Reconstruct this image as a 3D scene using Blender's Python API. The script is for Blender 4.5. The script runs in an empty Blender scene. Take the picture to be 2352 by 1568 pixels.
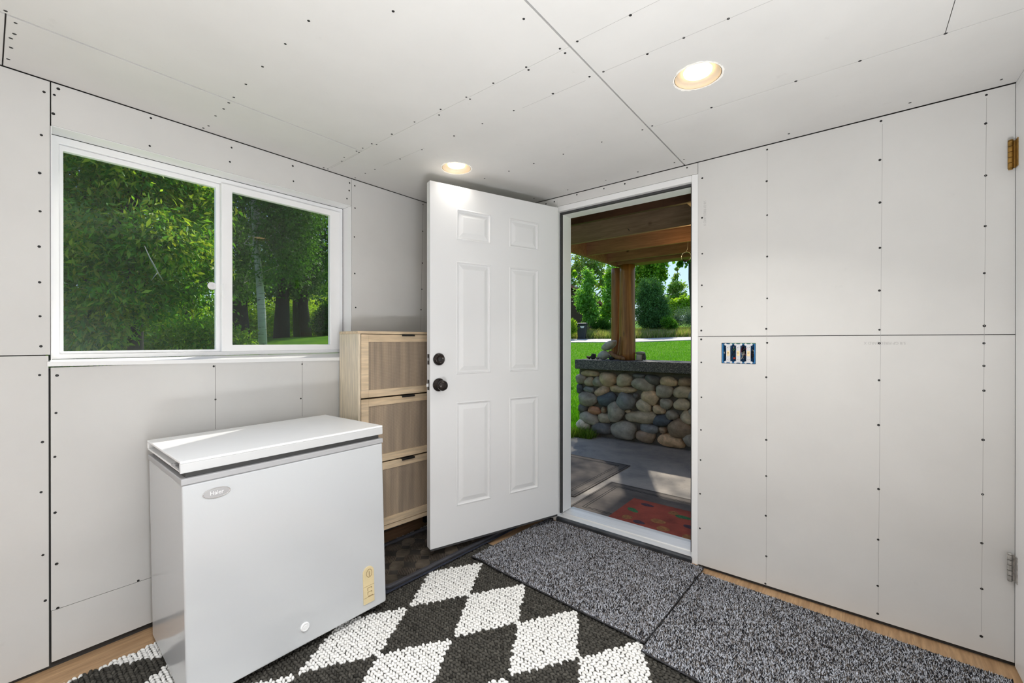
import bpy, math, random
import numpy as np
from mathutils import Vector, Matrix, Euler

SC = bpy.context.scene
COL = SC.collection
rnd = random.Random(7)

# ------------------------------------------------------------------ camera
CAM = np.array([2.27660, -2.36489, 1.19767])
F_PX, YAW, PITCH, ROLL = 975.1, -0.677909, -0.0015235, -0.00064
FW = np.array([math.cos(PITCH) * math.sin(YAW), math.cos(PITCH) * math.cos(YAW), math.sin(PITCH)])
RT = np.array([math.cos(YAW), -math.sin(YAW), 0.0])
UP = np.cross(RT, FW)
cam_d = bpy.data.cameras.new('camera')
cam_d.sensor_width = 36.0
cam_d.lens = F_PX / 2352 * 36.0
cam_d.clip_start = 0.02
cam_d.clip_end = 500
cam = bpy.data.objects.new('camera', cam_d)
COL.objects.link(cam)
cam.matrix_world = Matrix(((RT[0], UP[0], -FW[0], CAM[0]), (RT[1], UP[1], -FW[1], CAM[1]),
                           (RT[2], UP[2], -FW[2], CAM[2]), (0, 0, 0, 1)))
SC.camera = cam

# ------------------------------------------------------------------ view, sky, sun, lights
SC.view_settings.view_transform = 'Standard'
SC.view_settings.look = 'None'
SC.view_settings.exposure = 0.04
SC.cycles.max_bounces = 8
SC.cycles.adaptive_threshold = 0.025
SC.cycles.caustics_reflective = False
SC.cycles.caustics_refractive = False
SC.view_settings.gamma = 1.0
SC.view_settings.use_curve_mapping = False

SUN_EL, SUN_AZ = math.radians(44), math.radians(118)      # azimuth counter-clockwise from +x
world = bpy.data.worlds.new('sky')
SC.world = world
world.use_nodes = True
wn = world.node_tree
wn.nodes.clear()
wo = wn.nodes.new('ShaderNodeOutputWorld')
wb = wn.nodes.new('ShaderNodeBackground')
ws = wn.nodes.new('ShaderNodeTexSky')
ws.sky_type = 'NISHITA'
ws.sun_disc = False
ws.sun_elevation = SUN_EL
ws.sun_rotation = math.pi / 2 - SUN_AZ
ws.altitude = 1500
ws.air_density = 1.0
ws.dust_density = 0.1
ws.ozone_density = 2.0
wb.inputs['Strength'].default_value = 0.23
whs = wn.nodes.new('ShaderNodeHueSaturation')
whs.inputs['Saturation'].default_value = 0.85
wn.links.new(ws.outputs[0], whs.inputs['Color'])
wtc = wn.nodes.new('ShaderNodeTexCoord')
wsx = wn.nodes.new('ShaderNodeSeparateXYZ')
wn.links.new(wtc.outputs['Generated'], wsx.inputs[0])
wmr = wn.nodes.new('ShaderNodeMapRange')
wmr.inputs['From Min'].default_value = 0.0
wmr.inputs['From Max'].default_value = 0.55
wmr.inputs['To Min'].default_value = 0.36
wmr.inputs['To Max'].default_value = 1.2
wn.links.new(wsx.outputs['Z'], wmr.inputs['Value'])
wmx = wn.nodes.new('ShaderNodeMix')
wmx.data_type = 'RGBA'
wmx.blend_type = 'MULTIPLY'
wmx.inputs[0].default_value = 1.0
wn.links.new(whs.outputs[0], wmx.inputs[6])
wn.links.new(wmr.outputs[0], wmx.inputs[7])
wn.links.new(wmx.outputs[2], wb.inputs[0])
wn.links.new(wb.outputs[0], wo.inputs[0])

sun_d = bpy.data.lights.new('sun', 'SUN')
sun_d.energy = 6.6
sun_d.angle = math.radians(1.2)
sun_d.color = (1.0, 0.94, 0.84)
sun = bpy.data.objects.new('sun', sun_d)
COL.objects.link(sun)
sd = Vector((math.cos(SUN_EL) * math.cos(SUN_AZ), math.cos(SUN_EL) * math.sin(SUN_AZ), math.sin(SUN_EL)))
sun.rotation_euler = sd.to_track_quat('Z', 'Y').to_euler()
sun.location = sd * 60


def lamp(name, kind, loc, energy, color, size, rot=(0, 0, 0), spread=180):
    d = bpy.data.lights.new(name, kind)
    d.energy = energy
    d.color = color
    if kind == 'SPOT':
        d.shadow_soft_size = size
        d.spot_size = math.radians(124)
        d.spot_blend = 1.0
    elif kind == 'POINT':
        d.shadow_soft_size = size
    else:
        d.shape = 'DISK'
        d.size = size
        d.spread = math.radians(spread)
    o = bpy.data.objects.new(name, d)
    COL.objects.link(o)
    o.location = loc
    o.rotation_euler = rot
    return o


# fill lights added to brighten the room, no fixtures, out of view
lamp('fill_point', 'POINT', (0.60, -3.6, 1.05), 11, (0.95, 0.98, 1.0), 0.22)
lamp('fill_uplight', 'AREA', (2.35, -2.15, 0.42), 42, (0.94, 0.972, 1.0), 0.5, (math.pi, 0, 0))
lamp('fill_downlight', 'AREA', (1.75, -2.2, 2.13), 16, (0.96, 0.98, 1.0), 0.16, (0, 0, 0), 120)
lamp('fill_downlight', 'AREA', (0.6, -3.1, 2.13), 1, (0.96, 0.98, 1.0), 0.16, (0, 0, 0), 130)

W_PX, H_PX = 2352, 1568
CH = 2.1425          # ceiling height
RW = 2.737           # right wall


# ------------------------------------------------------------------ helpers
def ray(u, v):
    return FW + RT * (u - W_PX / 2) / F_PX - UP * (v - H_PX / 2) / F_PX


def onp(u, v, ax, val):
    d = ray(u, v)
    return CAM + d * (val - CAM[ax]) / d[ax]


class MB:
    def __init__(s):
        s.v, s.f = [], []

    def add(s, vs, fs, M=None):
        b = len(s.v)
        for p in vs:
            s.v.append(tuple(M @ Vector(p)) if M is not None else tuple(p))
        for q in fs:
            s.f.append(tuple(b + i for i in q))
        return s

    def box(s, x0, x1, y0, y1, z0, z1, M=None):
        vs = [(x, y, z) for x in (x0, x1) for y in (y0, y1) for z in (z0, z1)]
        fs = [(0, 1, 3, 2), (4, 6, 7, 5), (0, 4, 5, 1), (2, 3, 7, 6), (0, 2, 6, 4), (1, 5, 7, 3)]
        return s.add(vs, fs, M)

    def prism(s, poly, axis, a, b, M=None):
        """extrude a 2-D polygon (other two axes in order) along axis from a to b"""
        def P(p, t):
            l = list(p)
            l.insert(axis, t)
            return tuple(l)
        n = len(poly)
        vs = [P(p, a) for p in poly] + [P(p, b) for p in poly]
        fs = [tuple(range(n))[::-1], tuple(range(n, 2 * n))] + [(i, (i + 1) % n, n + (i + 1) % n, n + i) for i in range(n)]
        return s.add(vs, fs, M)

    def lathe(s, prof, n=24, M=None, cap=True):
        vs, fs = [], []
        for r, z in prof:
            for k in range(n):
                t = 2 * math.pi * k / n
                vs.append((r * math.cos(t), r * math.sin(t), z))
        m = len(prof)
        for i in range(m - 1):
            for k in range(n):
                k2 = (k + 1) % n
                fs.append((i * n + k, i * n + k2, (i + 1) * n + k2, (i + 1) * n + k))
        if cap and prof[0][0] > 1e-6:
            fs.append(tuple(range(n))[::-1])
        if cap and prof[-1][0] > 1e-6:
            fs.append(tuple((m - 1) * n + k for k in range(n)))
        return s.add(vs, fs, M)

    def tube(s, pts, rad, n=8, closed=False, M=None):
        pts = [Vector(p) for p in pts]
        if not hasattr(rad, '__len__'):
            rad = [rad] * len(pts)
        vs, fs = [], []
        m = len(pts)
        ref = None
        for i, p in enumerate(pts):
            a = pts[(i - 1) % m] if (closed or i > 0) else p
            b = pts[(i + 1) % m] if (closed or i < m - 1) else p
            t = (b - a).normalized()
            if ref is None:
                ref = t.orthogonal().normalized()
            ref = (ref - t * ref.dot(t)).normalized()
            q = t.cross(ref)
            for k in range(n):
                an = 2 * math.pi * k / n
                vs.append(p + (ref * math.cos(an) + q * math.sin(an)) * rad[i])
        for i in range(m if closed else m - 1):
            j = (i + 1) % m
            for k in range(n):
                k2 = (k + 1) % n
                fs.append((i * n + k, i * n + k2, j * n + k2, j * n + k))
        if not closed:
            fs.append(tuple(range(n))[::-1])
            fs.append(tuple((m - 1) * n + k for k in range(n)))
        return s.add(vs, fs, M)

    def blob(s, c, r, n=12, m=8, jit=0.0, seed=0, M=None, power=2.0):
        R = random.Random(seed)
        ph = [R.uniform(0, 6.28) for _ in range(6)]
        vs, fs = [], []
        for i in range(m + 1):
            la = -math.pi / 2 + math.pi * i / m
            for k in range(n):
                lo = 2 * math.pi * k / n
                d = (math.cos(la) * math.cos(lo), math.cos(la) * math.sin(lo), math.sin(la))
                g = (abs(d[0]) ** power + abs(d[1]) ** power + abs(d[2]) ** power) ** (-1 / power)
                j = 1 + jit * (math.sin(2.3 * d[0] * 2 + ph[0]) + math.sin(2.9 * d[1] * 2 + ph[1]) + math.sin(2.1 * d[2] * 2 + ph[2])) / 2
                vs.append((c[0] + r[0] * d[0] * g * j, c[1] + r[1] * d[1] * g * j, c[2] + r[2] * d[2] * g * j))
        for i in range(m):
            for k in range(n):
                k2 = (k + 1) % n
                fs.append((i * n + k, i * n + k2, (i + 1) * n + k2, (i + 1) * n + k))
        return s.add(vs, fs, M)

    def ring_rect(s, x0, x1, z0, z1, hx0, hx1, hz0, hz1, y0, y1, axis=1):
        """slab with a rectangular hole; (a, b) in-plane, axis = normal"""
        O = [(x0, z0), (x1, z0), (x1, z1), (x0, z1)]
        I = [(hx0, hz0), (hx1, hz0), (hx1, hz1), (hx0, hz1)]
        return s.ring(O, I, axis, y0, y1)

    def ring(s, O, I, axis, a, b):
        n = len(O)
        def P(p, t):
            l = list(p)
            l.insert(axis, t)
            return tuple(l)
        vs = [P(p, a) for p in O] + [P(p, a) for p in I] + [P(p, b) for p in O] + [P(p, b) for p in I]
        fs = []
        for i in range(n):
            j = (i + 1) % n
            fs += [(i, j, n + j, n + i), (2 * n + i, 3 * n + i, 3 * n + j, 2 * n + j),
                   (i, 2 * n + i, 2 * n + j, j), (n + i, n + j, 3 * n + j, 3 * n + i)]
        return s.add(vs, fs)


def finish(o, mat, parent, bevel, smooth, seg=2):
    if mat is not None:
        o.data.materials.append(mat)
    COL.objects.link(o)
    if parent is not None:
        o.parent = parent
    if smooth:
        o.data.polygons.foreach_set('use_smooth', [True] * len(o.data.polygons))
    if bevel:
        md = o.modifiers.new('bevel', 'BEVEL')
        md.width = bevel
        md.segments = seg
        md.limit_method = 'ANGLE'
        md.angle_limit = math.radians(40)
        md.harden_normals = False
    return o


def obj(name, mb, mat, parent=None, bevel=0, smooth=False, label=None, loc=None, seg=2):
    me = bpy.data.meshes.new(name)
    me.from_pydata(mb.v, [], mb.f)
    me.update()
    o = bpy.data.objects.new(name, me)
    finish(o, mat, parent, bevel, smooth, seg)
    if smooth and bevel == 0:
        pass
    if label:
        o['label'] = label
    if loc is not None:
        o.location = loc
    return o


def objs(name, mb, mat, parent=None, bevel=0):
    """one object per connected piece"""
    par = list(range(len(mb.v)))

    def find(i):
        while par[i] != i:
            par[i] = par[par[i]]
            i = par[i]
        return i
    for f in mb.f:
        for k in f[1:]:
            par[find(k)] = find(f[0])
    comp = {}
    for f in mb.f:
        comp.setdefault(find(f[0]), []).append(f)
    for fs in comp.values():
        ids = sorted({i for f in fs for i in f})
        mp = {i: k for k, i in enumerate(ids)}
        m2 = MB()
        m2.add([mb.v[i] for i in ids], [tuple(mp[i] for i in f) for f in fs])
        obj(name, m2, mat, parent, bevel)


def fast_mesh(name, verts, tris=None, quads=None, colors=None, smooth=False):
    me = bpy.data.meshes.new(name)
    nt = 0 if tris is None else len(tris)
    nq = 0 if quads is None else len(quads)
    me.vertices.add(len(verts))
    me.vertices.foreach_set('co', np.asarray(verts, dtype=np.float32).ravel())
    idx = []
    if nt:
        idx.append(np.asarray(tris).ravel())
    if nq:
        idx.append(np.asarray(quads).ravel())
    idx = np.concatenate(idx).astype(np.int32)
    me.loops.add(len(idx))
    me.loops.foreach_set('vertex_index', idx)
    me.polygons.add(nt + nq)
    st = np.concatenate([np.arange(nt) * 3, nt * 3 + np.arange(nq) * 4]).astype(np.int32)
    me.polygons.foreach_set('loop_start', st)
    me.polygons.foreach_set('loop_total', np.concatenate([np.full(nt, 3), np.full(nq, 4)]).astype(np.int32))
    if smooth:
        me.polygons.foreach_set('use_smooth', np.ones(nt + nq, dtype=bool))
    me.update(calc_edges=True)
    if colors is not None:
        at = me.color_attributes.new('Col', 'FLOAT_COLOR', 'POINT')
        c4 = np.ones((len(verts), 4), dtype=np.float32)
        c4[:, :3] = colors
        at.data.foreach_set('color', c4.ravel())
    return me


def mobj(name, me, mat, parent=None):
    o = bpy.data.objects.new(name, me)
    me.materials.append(mat)
    COL.objects.link(o)
    if parent is not None:
        o.parent = parent
    return o


def tag(o, label, cat=None, group=None, kind=None):
    o['label'] = label
    if cat:
        o['category'] = cat
    if group:
        o['group'] = group
    if kind:
        o['kind'] = kind
    return o


def thing(name, label, cat, loc=(0, 0, 0), rot=(0, 0, 0), group=None, kind=None):
    o = bpy.data.objects.new(name, None)
    o.empty_display_size = 0.1
    COL.objects.link(o)
    o.location = loc
    o.rotation_euler = rot
    return tag(o, label, cat, group, kind)


# ------------------------------------------------------------------ materials
class NT:
    def __init__(s, name):
        s.m = bpy.data.materials.new(name)
        s.m.use_nodes = True
        s.t = s.m.node_tree
        s.bsdf = s.t.nodes['Principled BSDF']
        s.out = s.t.nodes['Material Output']

    def n(s, typ, **kw):
        nd = s.t.nodes.new(typ)
        for k, v in kw.items():
            if k in nd.inputs:
                nd.inputs[k].default_value = v
            else:
                setattr(nd, k, v)
        return nd

    def l(s, a, b):
        s.t.links.new(a, b)

    def coord(s, scale=(1, 1, 1), rot=(0, 0, 0)):
        tc = s.n('ShaderNodeTexCoord')
        mp = s.n('ShaderNodeMapping')
        mp.inputs['Scale'].default_value = scale
        mp.inputs['Rotation'].default_value = rot
        s.l(tc.outputs['Object'], mp.inputs['Vector'])
        return mp.outputs['Vector']

    def ramp(s, fac, stops):
        r = s.n('ShaderNodeValToRGB')
        e = r.color_ramp.elements
        while len(e) < len(stops):
            e.new(0.5)
        for q, (p, c) in zip(e, stops):
            q.position = p
            q.color = (*c, 1) if len(c) == 3 else c
        s.l(fac, r.inputs['Fac'])
        return r.outputs['Color']

    def mix(s, fac, a, b, mode='MIX'):
        x = s.n('ShaderNodeMix', data_type='RGBA', blend_type=mode)
        for val, i in ((fac, 0), (a, 6), (b, 7)):
            if hasattr(val, 'node'):
                s.l(val, x.inputs[i])
            else:
                x.inputs[i].default_value = (*val, 1) if hasattr(val, '__len__') and len(val) == 3 else val
        return x.outputs[2]

    def noise(s, vec, scale, detail=4, rough=0.55, dist=0.0):
        q = s.n('ShaderNodeTexNoise', Scale=scale, Detail=detail, Roughness=rough, Distortion=dist)
        s.l(vec, q.inputs['Vector'])
        return q.outputs['Fac']

    def bump(s, h, strength, dist=0.002):
        b = s.n('ShaderNodeBump', Strength=strength, Distance=dist)
        s.l(h, b.inputs['Height'])
        s.l(b.outputs['Normal'], s.bsdf.inputs['Normal'])


def mat(name, col, rough=0.5, metal=0.0, var=0.0, vscale=8.0, bump=0.0, bscale=60.0, spec=0.5, stretch=(1, 1, 1), emit=None):
    a = NT(name)
    a.bsdf.inputs['Roughness'].default_value = rough
    a.bsdf.inputs['Metallic'].default_value = metal
    a.bsdf.inputs['Specular IOR Level'].default_value = spec
    vec = a.coord(stretch)
    f = a.noise(vec, vscale, 5)
    lo = tuple(max(0, c * (1 - var)) for c in col)
    hi = tuple(min(1, c * (1 + var)) for c in col)
    a.l(a.ramp(f, [(0.3, lo), (0.7, hi)]), a.bsdf.inputs['Base Color'])
    if bump:
        a.bump(a.noise(vec, bscale, 3), bump)
    if emit:
        a.bsdf.inputs['Emission Color'].default_value = (*emit[0], 1)
        a.bsdf.inputs['Emission Strength'].default_value = emit[1]
    return a.m


def wood(name, c1, c2, axis=0, scale=6.0, rough=0.55, dark=None, bump=0.2):
    a = NT(name)
    st = [9.0, 9.0, 9.0]
    st[axis] = 0.8
    vec = a.coord(st)
    n1 = a.noise(vec, scale, 6, 0.6, 1.2)
    n2 = a.noise(vec, scale * 4, 3, 0.6, 0.3)
    base = a.ramp(n1, [(0.3, c1), (0.7, c2)])
    fine = a.ramp(n2, [(0.35, (0.82, 0.82, 0.82)), (0.65, (1.08, 1.08, 1.08))])
    c = a.mix(1.0, base, fine, 'MULTIPLY')
    if dark:
        v2 = a.coord((2.2, 2.2, 2.2))
        k = a.n('ShaderNodeTexVoronoi', Scale=1.6)
        a.l(v2, k.inputs['Vector'])
        kr = a.ramp(k.outputs['Distance'], [(0.02, (1, 1, 1)), (0.10, (0, 0, 0))])
        c = a.mix(kr, c, dark)
    a.l(c, a.bsdf.inputs['Base Color'])
    a.bsdf.inputs['Roughness'].default_value = rough
    if bump:
        a.bump(n1, bump)
    return a.m


def attr_mat(name, rough=0.8, translucent=0.0, gain=1.0):
    a = NT(name)
    at = a.n('ShaderNodeVertexColor', layer_name='Col')
    c = at.outputs['Color']
    a.l(c, a.bsdf.inputs['Base Color'])
    a.bsdf.inputs['Roughness'].default_value = rough
    a.bsdf.inputs['Specular IOR Level'].default_value = 0.12
    if translucent:
        tr = a.n('ShaderNodeBsdfTranslucent')
        tc = a.mix(1.0, c, (1.25, 1.3, 0.45), 'MULTIPLY')
        a.l(tc, tr.inputs['Color'])
        mx = a.n('ShaderNodeMixShader')
        mx.inputs[0].default_value = translucent
        a.l(a.bsdf.outputs[0], mx.inputs[1])
        a.l(tr.outputs[0], mx.inputs[2])
        a.l(mx.outputs[0], a.out.inputs['Surface'])
    return a.m


def drywall_mat(name, col):
    a = NT(name)
    vec = a.coord()
    n1 = a.noise(vec, 3.0, 5, 0.6)
    c = a.ramp(n1, [(0.3, tuple(x * 0.97 for x in col)), (0.7, tuple(x * 1.03 for x in col))])
    # light scuffs and scrapes of the raw paper
    n2 = a.noise(a.coord((3, 3, 16), (0.3, 0.5, 0.2)), 5.0, 6, 0.7)
    sc = a.ramp(n2, [(0.70, (0, 0, 0)), (0.76, (1, 1, 1))])
    c = a.mix(a.mix(0.25, (0, 0, 0), sc), c, (0.82, 0.81, 0.78))
    n3 = a.noise(a.coord((5, 5, 5)), 2.2, 5, 0.7)
    sm = a.ramp(n3, [(0.66, (0, 0, 0)), (0.74, (1, 1, 1))])
    c = a.mix(a.mix(0.12, (0, 0, 0), sm), c, (0.35, 0.34, 0.33))
    a.l(c, a.bsdf.inputs['Base Color'])
    a.bsdf.inputs['Roughness'].default_value = 0.85
    a.bsdf.inputs['Specular IOR Level'].default_value = 0.2
    a.bump(a.noise(vec, 350, 2), 0.05, 0.001)
    return a.m


def dirty_white(name, col, rough, dirt=0.3, zlim=None, spec=0.5):
    """white paint with scuffs and specks of grime"""
    a = NT(name)
    vec = a.coord()
    n1 = a.noise(a.coord((14, 14, 5)), 3.0, 6, 0.75, 0.6)
    mark = a.ramp(n1, [(0.67, (0, 0, 0)), (0.78, (1, 1, 1))])
    n2 = a.noise(vec, 1.4, 3)
    area = a.ramp(n2, [(0.45, (0.15, 0.15, 0.15)), (0.65, (1, 1, 1))])
    fac = a.mix(1.0, mark, area, 'MULTIPLY')
    if zlim:
        sx = a.n('ShaderNodeSeparateXYZ')
        a.l(a.n('ShaderNodeTexCoord').outputs['Object'], sx.inputs[0])
        mr = a.n('ShaderNodeMapRange')
        a.l(sx.outputs['Z'], mr.inputs['Value'])
        mr.inputs['From Min'].default_value = zlim[0]
        mr.inputs['From Max'].default_value = zlim[1]
        mr.inputs['To Min'].default_value = 1.0
        mr.inputs['To Max'].default_value = 0.15
        fac = a.mix(1.0, fac, mr.outputs[0], 'MULTIPLY')
    fac = a.mix(1.0, fac, (dirt, dirt, dirt), 'MULTIPLY')
    a.l(a.mix(fac, col, (0.16, 0.15, 0.14)), a.bsdf.inputs['Base Color'])
    a.bsdf.inputs['Roughness'].default_value = rough
    a.bsdf.inputs['Specular IOR Level'].default_value = spec
    return a.m


M = {}
M['drywall'] = drywall_mat('drywall_paper', (0.655, 0.645, 0.628))
M['gap'] = mat('dark_joint', (0.045, 0.042, 0.04), 0.9)
M['screw'] = mat('drywall_screw', (0.018, 0.018, 0.018), 0.45, 0.3)
M['pencil'] = mat('pencil_line', (0.40, 0.39, 0.38), 0.9)
M['stamp'] = mat('stamp_ink', (0.47, 0.46, 0.45), 0.9)
M['plywood'] = wood('plywood_floor', (0.36, 0.215, 0.11), (0.54, 0.35, 0.195), 1, 3.0, 0.6, (0.12, 0.06, 0.03), 0.1)
M['white'] = dirty_white('white_paint', (0.85, 0.85, 0.85), 0.4, 0.25)
M['vinyl'] = mat('white_vinyl', (0.88, 0.88, 0.89), 0.32, 0, 0.01)
M['door'] = dirty_white('door_paint', (0.755, 0.755, 0.76), 0.42, 0.8, (0.15, 1.1))
M['enamel'] = dirty_white('freezer_enamel', (0.585, 0.60, 0.615), 0.16, 0.5)
M['lid'] = mat('freezer_lid_white', (0.92, 0.925, 0.93), 0.3, 0, 0.01)
M['greyplastic'] = mat('grey_plastic', (0.42, 0.42, 0.43), 0.5)
M['gasket'] = mat('dark_gasket', (0.05, 0.05, 0.05), 0.6)
M['yellowed'] = mat('yellowed_plastic', (0.76, 0.63, 0.37), 0.45, 0, 0.08, 14)
M['yellowline'] = mat('engraved_line', (0.30, 0.20, 0.09), 0.7)
M['silver'] = mat('silver_badge', (0.42, 0.42, 0.43), 0.35, 0.6)
M['chrome'] = mat('bright_chrome', (0.85, 0.85, 0.86), 0.15, 1.0)
M['whiteprint'] = mat('white_print', (0.9, 0.9, 0.9), 0.5)
M['bronze'] = mat('dark_bronze', (0.028, 0.022, 0.02), 0.18, 0.6, 0.2, 20)
M['blackmetal'] = mat('black_metal', (0.014, 0.013, 0.013), 0.5)
M['rubber'] = mat('black_rubber', (0.022, 0.022, 0.026), 0.65, 0, 0.3, 30)
M['weather'] = mat('weatherstrip', (0.045, 0.045, 0.047), 0.7)
M['brass'] = mat('aged_brass', (0.35, 0.20, 0.05), 0.4, 0.8, 0.35, 60)
M['bluebox'] = mat('blue_plastic', (0.022, 0.18, 0.43), 0.45, 0, 0.1, 20)
M['zinc'] = mat('zinc_steel', (0.62, 0.63, 0.65), 0.4, 0.5, 0.06, 60)
M['ivory'] = mat('ivory_toggle', (0.86, 0.70, 0.42), 0.4)
M['oak'] = wood('pale_oak', (0.72, 0.545, 0.35), (0.82, 0.65, 0.45), 1, 2.0, 0.5, None, 0.05)
M['oakv'] = wood('pale_oak_upright', (0.75, 0.64, 0.47), (0.84, 0.73, 0.56), 2, 2.0, 0.5, None, 0.05)


def rattan():
    a = NT('woven_rattan')
    vec = a.coord()
    w1 = a.n('ShaderNodeTexWave', Scale=70, Distortion=1.2, Detail=2)
    w1.bands_direction = 'Y'
    a.l(vec, w1.inputs['Vector'])
    w2 = a.n('ShaderNodeTexWave', Scale=80, Distortion=1.2, Detail=2)
    w2.bands_direction = 'Z'
    a.l(vec, w2.inputs['Vector'])
    h = a.mix(1.0, w1.outputs['Color'], w2.outputs['Color'], 'MULTIPLY')
    base = a.ramp(h, [(0.02, (0.27, 0.205, 0.145)), (0.5, (0.64, 0.51, 0.385))])
    st = a.noise(a.coord((1, 9, 0.6)), 3.0, 4)
    band = a.ramp(st, [(0.38, (0.80, 0.80, 0.82)), (0.62, (1.1, 1.08, 1.05))])
    a.l(a.mix(1.0, base, band, 'MULTIPLY'), a.bsdf.inputs['Base Color'])
    a.bsdf.inputs['Roughness'].default_value = 0.75
    a.bump(h, 0.5, 0.002)
    return a.m


M['rattan'] = rattan()
M['attr'] = attr_mat('yarn', 0.85)
M['leaf'] = attr_mat('leaves', 0.5, 0.42)
M['needle'] = attr_mat('dense_leaves', 0.6, 0.15)
M['blade'] = attr_mat('grass_blades', 0.6, 0.35)
M['fray'] = mat('torn_gypsum', (0.92, 0.90, 0.85), 0.9, 0, 0.05, 40)
M['can'] = mat('lamp_can', (0.50, 0.46, 0.40), 0.5, 0.0, 0.1, 12)
M['lens'] = mat('lamp_lens', (1, 1, 1), 0.5, emit=((1.0, 0.66, 0.28), 6.0))
M['wirer'] = mat('red_wire_nut', (0.55, 0.05, 0.02), 0.4)
M['wirew'] = mat('white_wire', (0.6, 0.58, 0.52), 0.5)
M['wireg'] = mat('green_wire_nut', (0.02, 0.12, 0.05), 0.4)
M['wireb'] = mat('black_wire', (0.02, 0.02, 0.02), 0.4)


def glass_mat():
    a = NT('window_glass')
    tr = a.n('ShaderNodeBsdfTransparent')
    tr.inputs[0].default_value = (0.97, 0.98, 0.98, 1)
    gl = a.n('ShaderNodeBsdfGlossy', Roughness=0.0)
    fr = a.n('ShaderNodeFresnel', IOR=1.45)
    ge = a.n('ShaderNodeNewGeometry')
    inv = a.n('ShaderNodeMath', operation='SUBTRACT')
    inv.inputs[0].default_value = 1.0
    a.l(ge.outputs['Backfacing'], inv.inputs[1])
    ml_ = a.n('ShaderNodeMath', operation='MULTIPLY')
    a.l(fr.outputs[0], ml_.inputs[0])
    a.l(inv.outputs[0], ml_.inputs[1])
    mx = a.n('ShaderNodeMixShader')
    a.l(ml_.outputs[0], mx.inputs[0])
    a.l(tr.outputs[0], mx.inputs[1])
    a.l(gl.outputs[0], mx.inputs[2])
    a.l(mx.outputs[0], a.out.inputs['Surface'])
    return a.m


def screen_mat():
    a = NT('insect_screen')
    tr = a.n('ShaderNodeBsdfTransparent')
    mx = a.n('ShaderNodeMixShader')
    mx.inputs[0].default_value = 0.18
    a.bsdf.inputs['Base Color'].default_value = (0.015, 0.016, 0.018, 1)
    a.bsdf.inputs['Roughness'].default_value = 0.8
    a.l(tr.outputs[0], mx.inputs[1])
    a.l(a.bsdf.outputs[0], mx.inputs[2])
    a.l(mx.outputs[0], a.out.inputs['Surface'])
    return a.m


M['glass'] = glass_mat()
M['screen'] = screen_mat()


def text_mesh(txt, size, depth=0.0003):
    c = bpy.data.curves.new('txt', 'FONT')
    c.body = txt
    c.size = size
    c.align_x = 'CENTER'
    c.align_y = 'CENTER'
    c.extrude = depth
    o = bpy.data.objects.new('txt', c)
    COL.objects.link(o)
    bpy.context.view_layer.update()
    me = bpy.data.meshes.new_from_object(o.evaluated_get(bpy.context.evaluated_depsgraph_get()))
    bpy.data.objects.remove(o)
    bpy.data.curves.remove(c)
    me.materials.clear()
    return me


def text_obj(name, txt, size, mt, parent, Mx, stretch=1.0):
    me = text_mesh(txt, size)
    me.transform(Matrix.Diagonal((stretch, 1, 1, 1)))
    me.transform(Mx)
    return mobj(name, me, mt, parent)


# ================================================================== ROOM SHELL
TH = 0.0127
# ---- back wall -----------------------------------------------------
wb_ = thing('wall_back', 'unpainted grey drywall wall around the open doorway, dotted with black screws', None, kind='structure')
DJ0, DJ1, DZ = 0.72, 1.6345, 2.08     # rough door opening
studs = MB()
studs.box(-0.17, DJ0, TH + .002, 0.155, 0.0, 2.45).box(DJ0, DJ1, TH + .002, 0.155, DZ, 2.45)
studs.ring_rect(DJ1, 3.2, 0.0, 2.45, 1.7500, 1.9020, 1.0840, 1.1860, TH + .002, 0.155)
objs('wall_framing', studs, M['gap'], wb_)
SB = MB()
SB.box(0.004, 0.6545, 0, TH, 0.02, 2.1385)
SB.box(0.6560, 0.7555, 0, TH, 0.02, 2.1385)
SB.box(0.7560, 1.6325, 0, TH, 2.0815, 2.1385)
SB.box(1.6350, 2.7362, 0, TH, 1.2225, 2.1385)
SB.ring_rect(1.6350, 2.7362, 0.018, 1.2195, 1.749, 1.903, 1.083, 1.187, 0, TH)
objs('drywall_sheet', SB, M['drywall'], wb_)

# ---- left wall ------------------------------------------------------
wl = thing('wall_left', 'unpainted grey drywall wall with the sliding window, behind the white freezer', None, kind='structure')
st = MB()
WY0, WY1, WZ0, WZ1 = -2.226, -1.016, 1.092, 1.996
st.box(-0.17, -TH - .002, -4.6, WY0, 0, 2.45).box(-0.17, -TH - .002, WY1, 0.155, 0, 2.45)
st.box(-0.17, -TH - .002, WY0, WY1, 0, WZ0).box(-0.17, -TH - .002, WY0, WY1, WZ1, 2.45)
objs('wall_framing', st, M['gap'], wl)
SL = MB()
SL.box(-TH, 0, -4.4, -2.2155, 1.1475, 2.1385)
SL.box(-TH, 0, -4.4, -2.2200, 0.016, 1.1435)
SL.box(-TH, 0, -2.2120, -1.0270, 1.9840, 2.1385)
SL.box(-TH, 0, -2.2145, -0.9000, 0.2145, 1.1000)
SL.box(-TH, 0, -2.2135, -0.9000, 0.026, 0.2125)
SL.box(-TH, 0, -1.0245, -0.4510, 1.1005, 2.1385)
SL.box(-TH, 0, -0.4490, -0.004, 0.02, 2.1385)
SL.box(-TH, 0, -0.8990, -0.4510, 0.02, 1.0995)
objs('drywall_sheet', SL, M['drywall'], wl)

# ---- ceiling ---------------------------------------------------------
ce = thing('ceiling', 'ceiling of unpainted grey drywall sheets with dark joints and screws', None, kind='structure')


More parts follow.
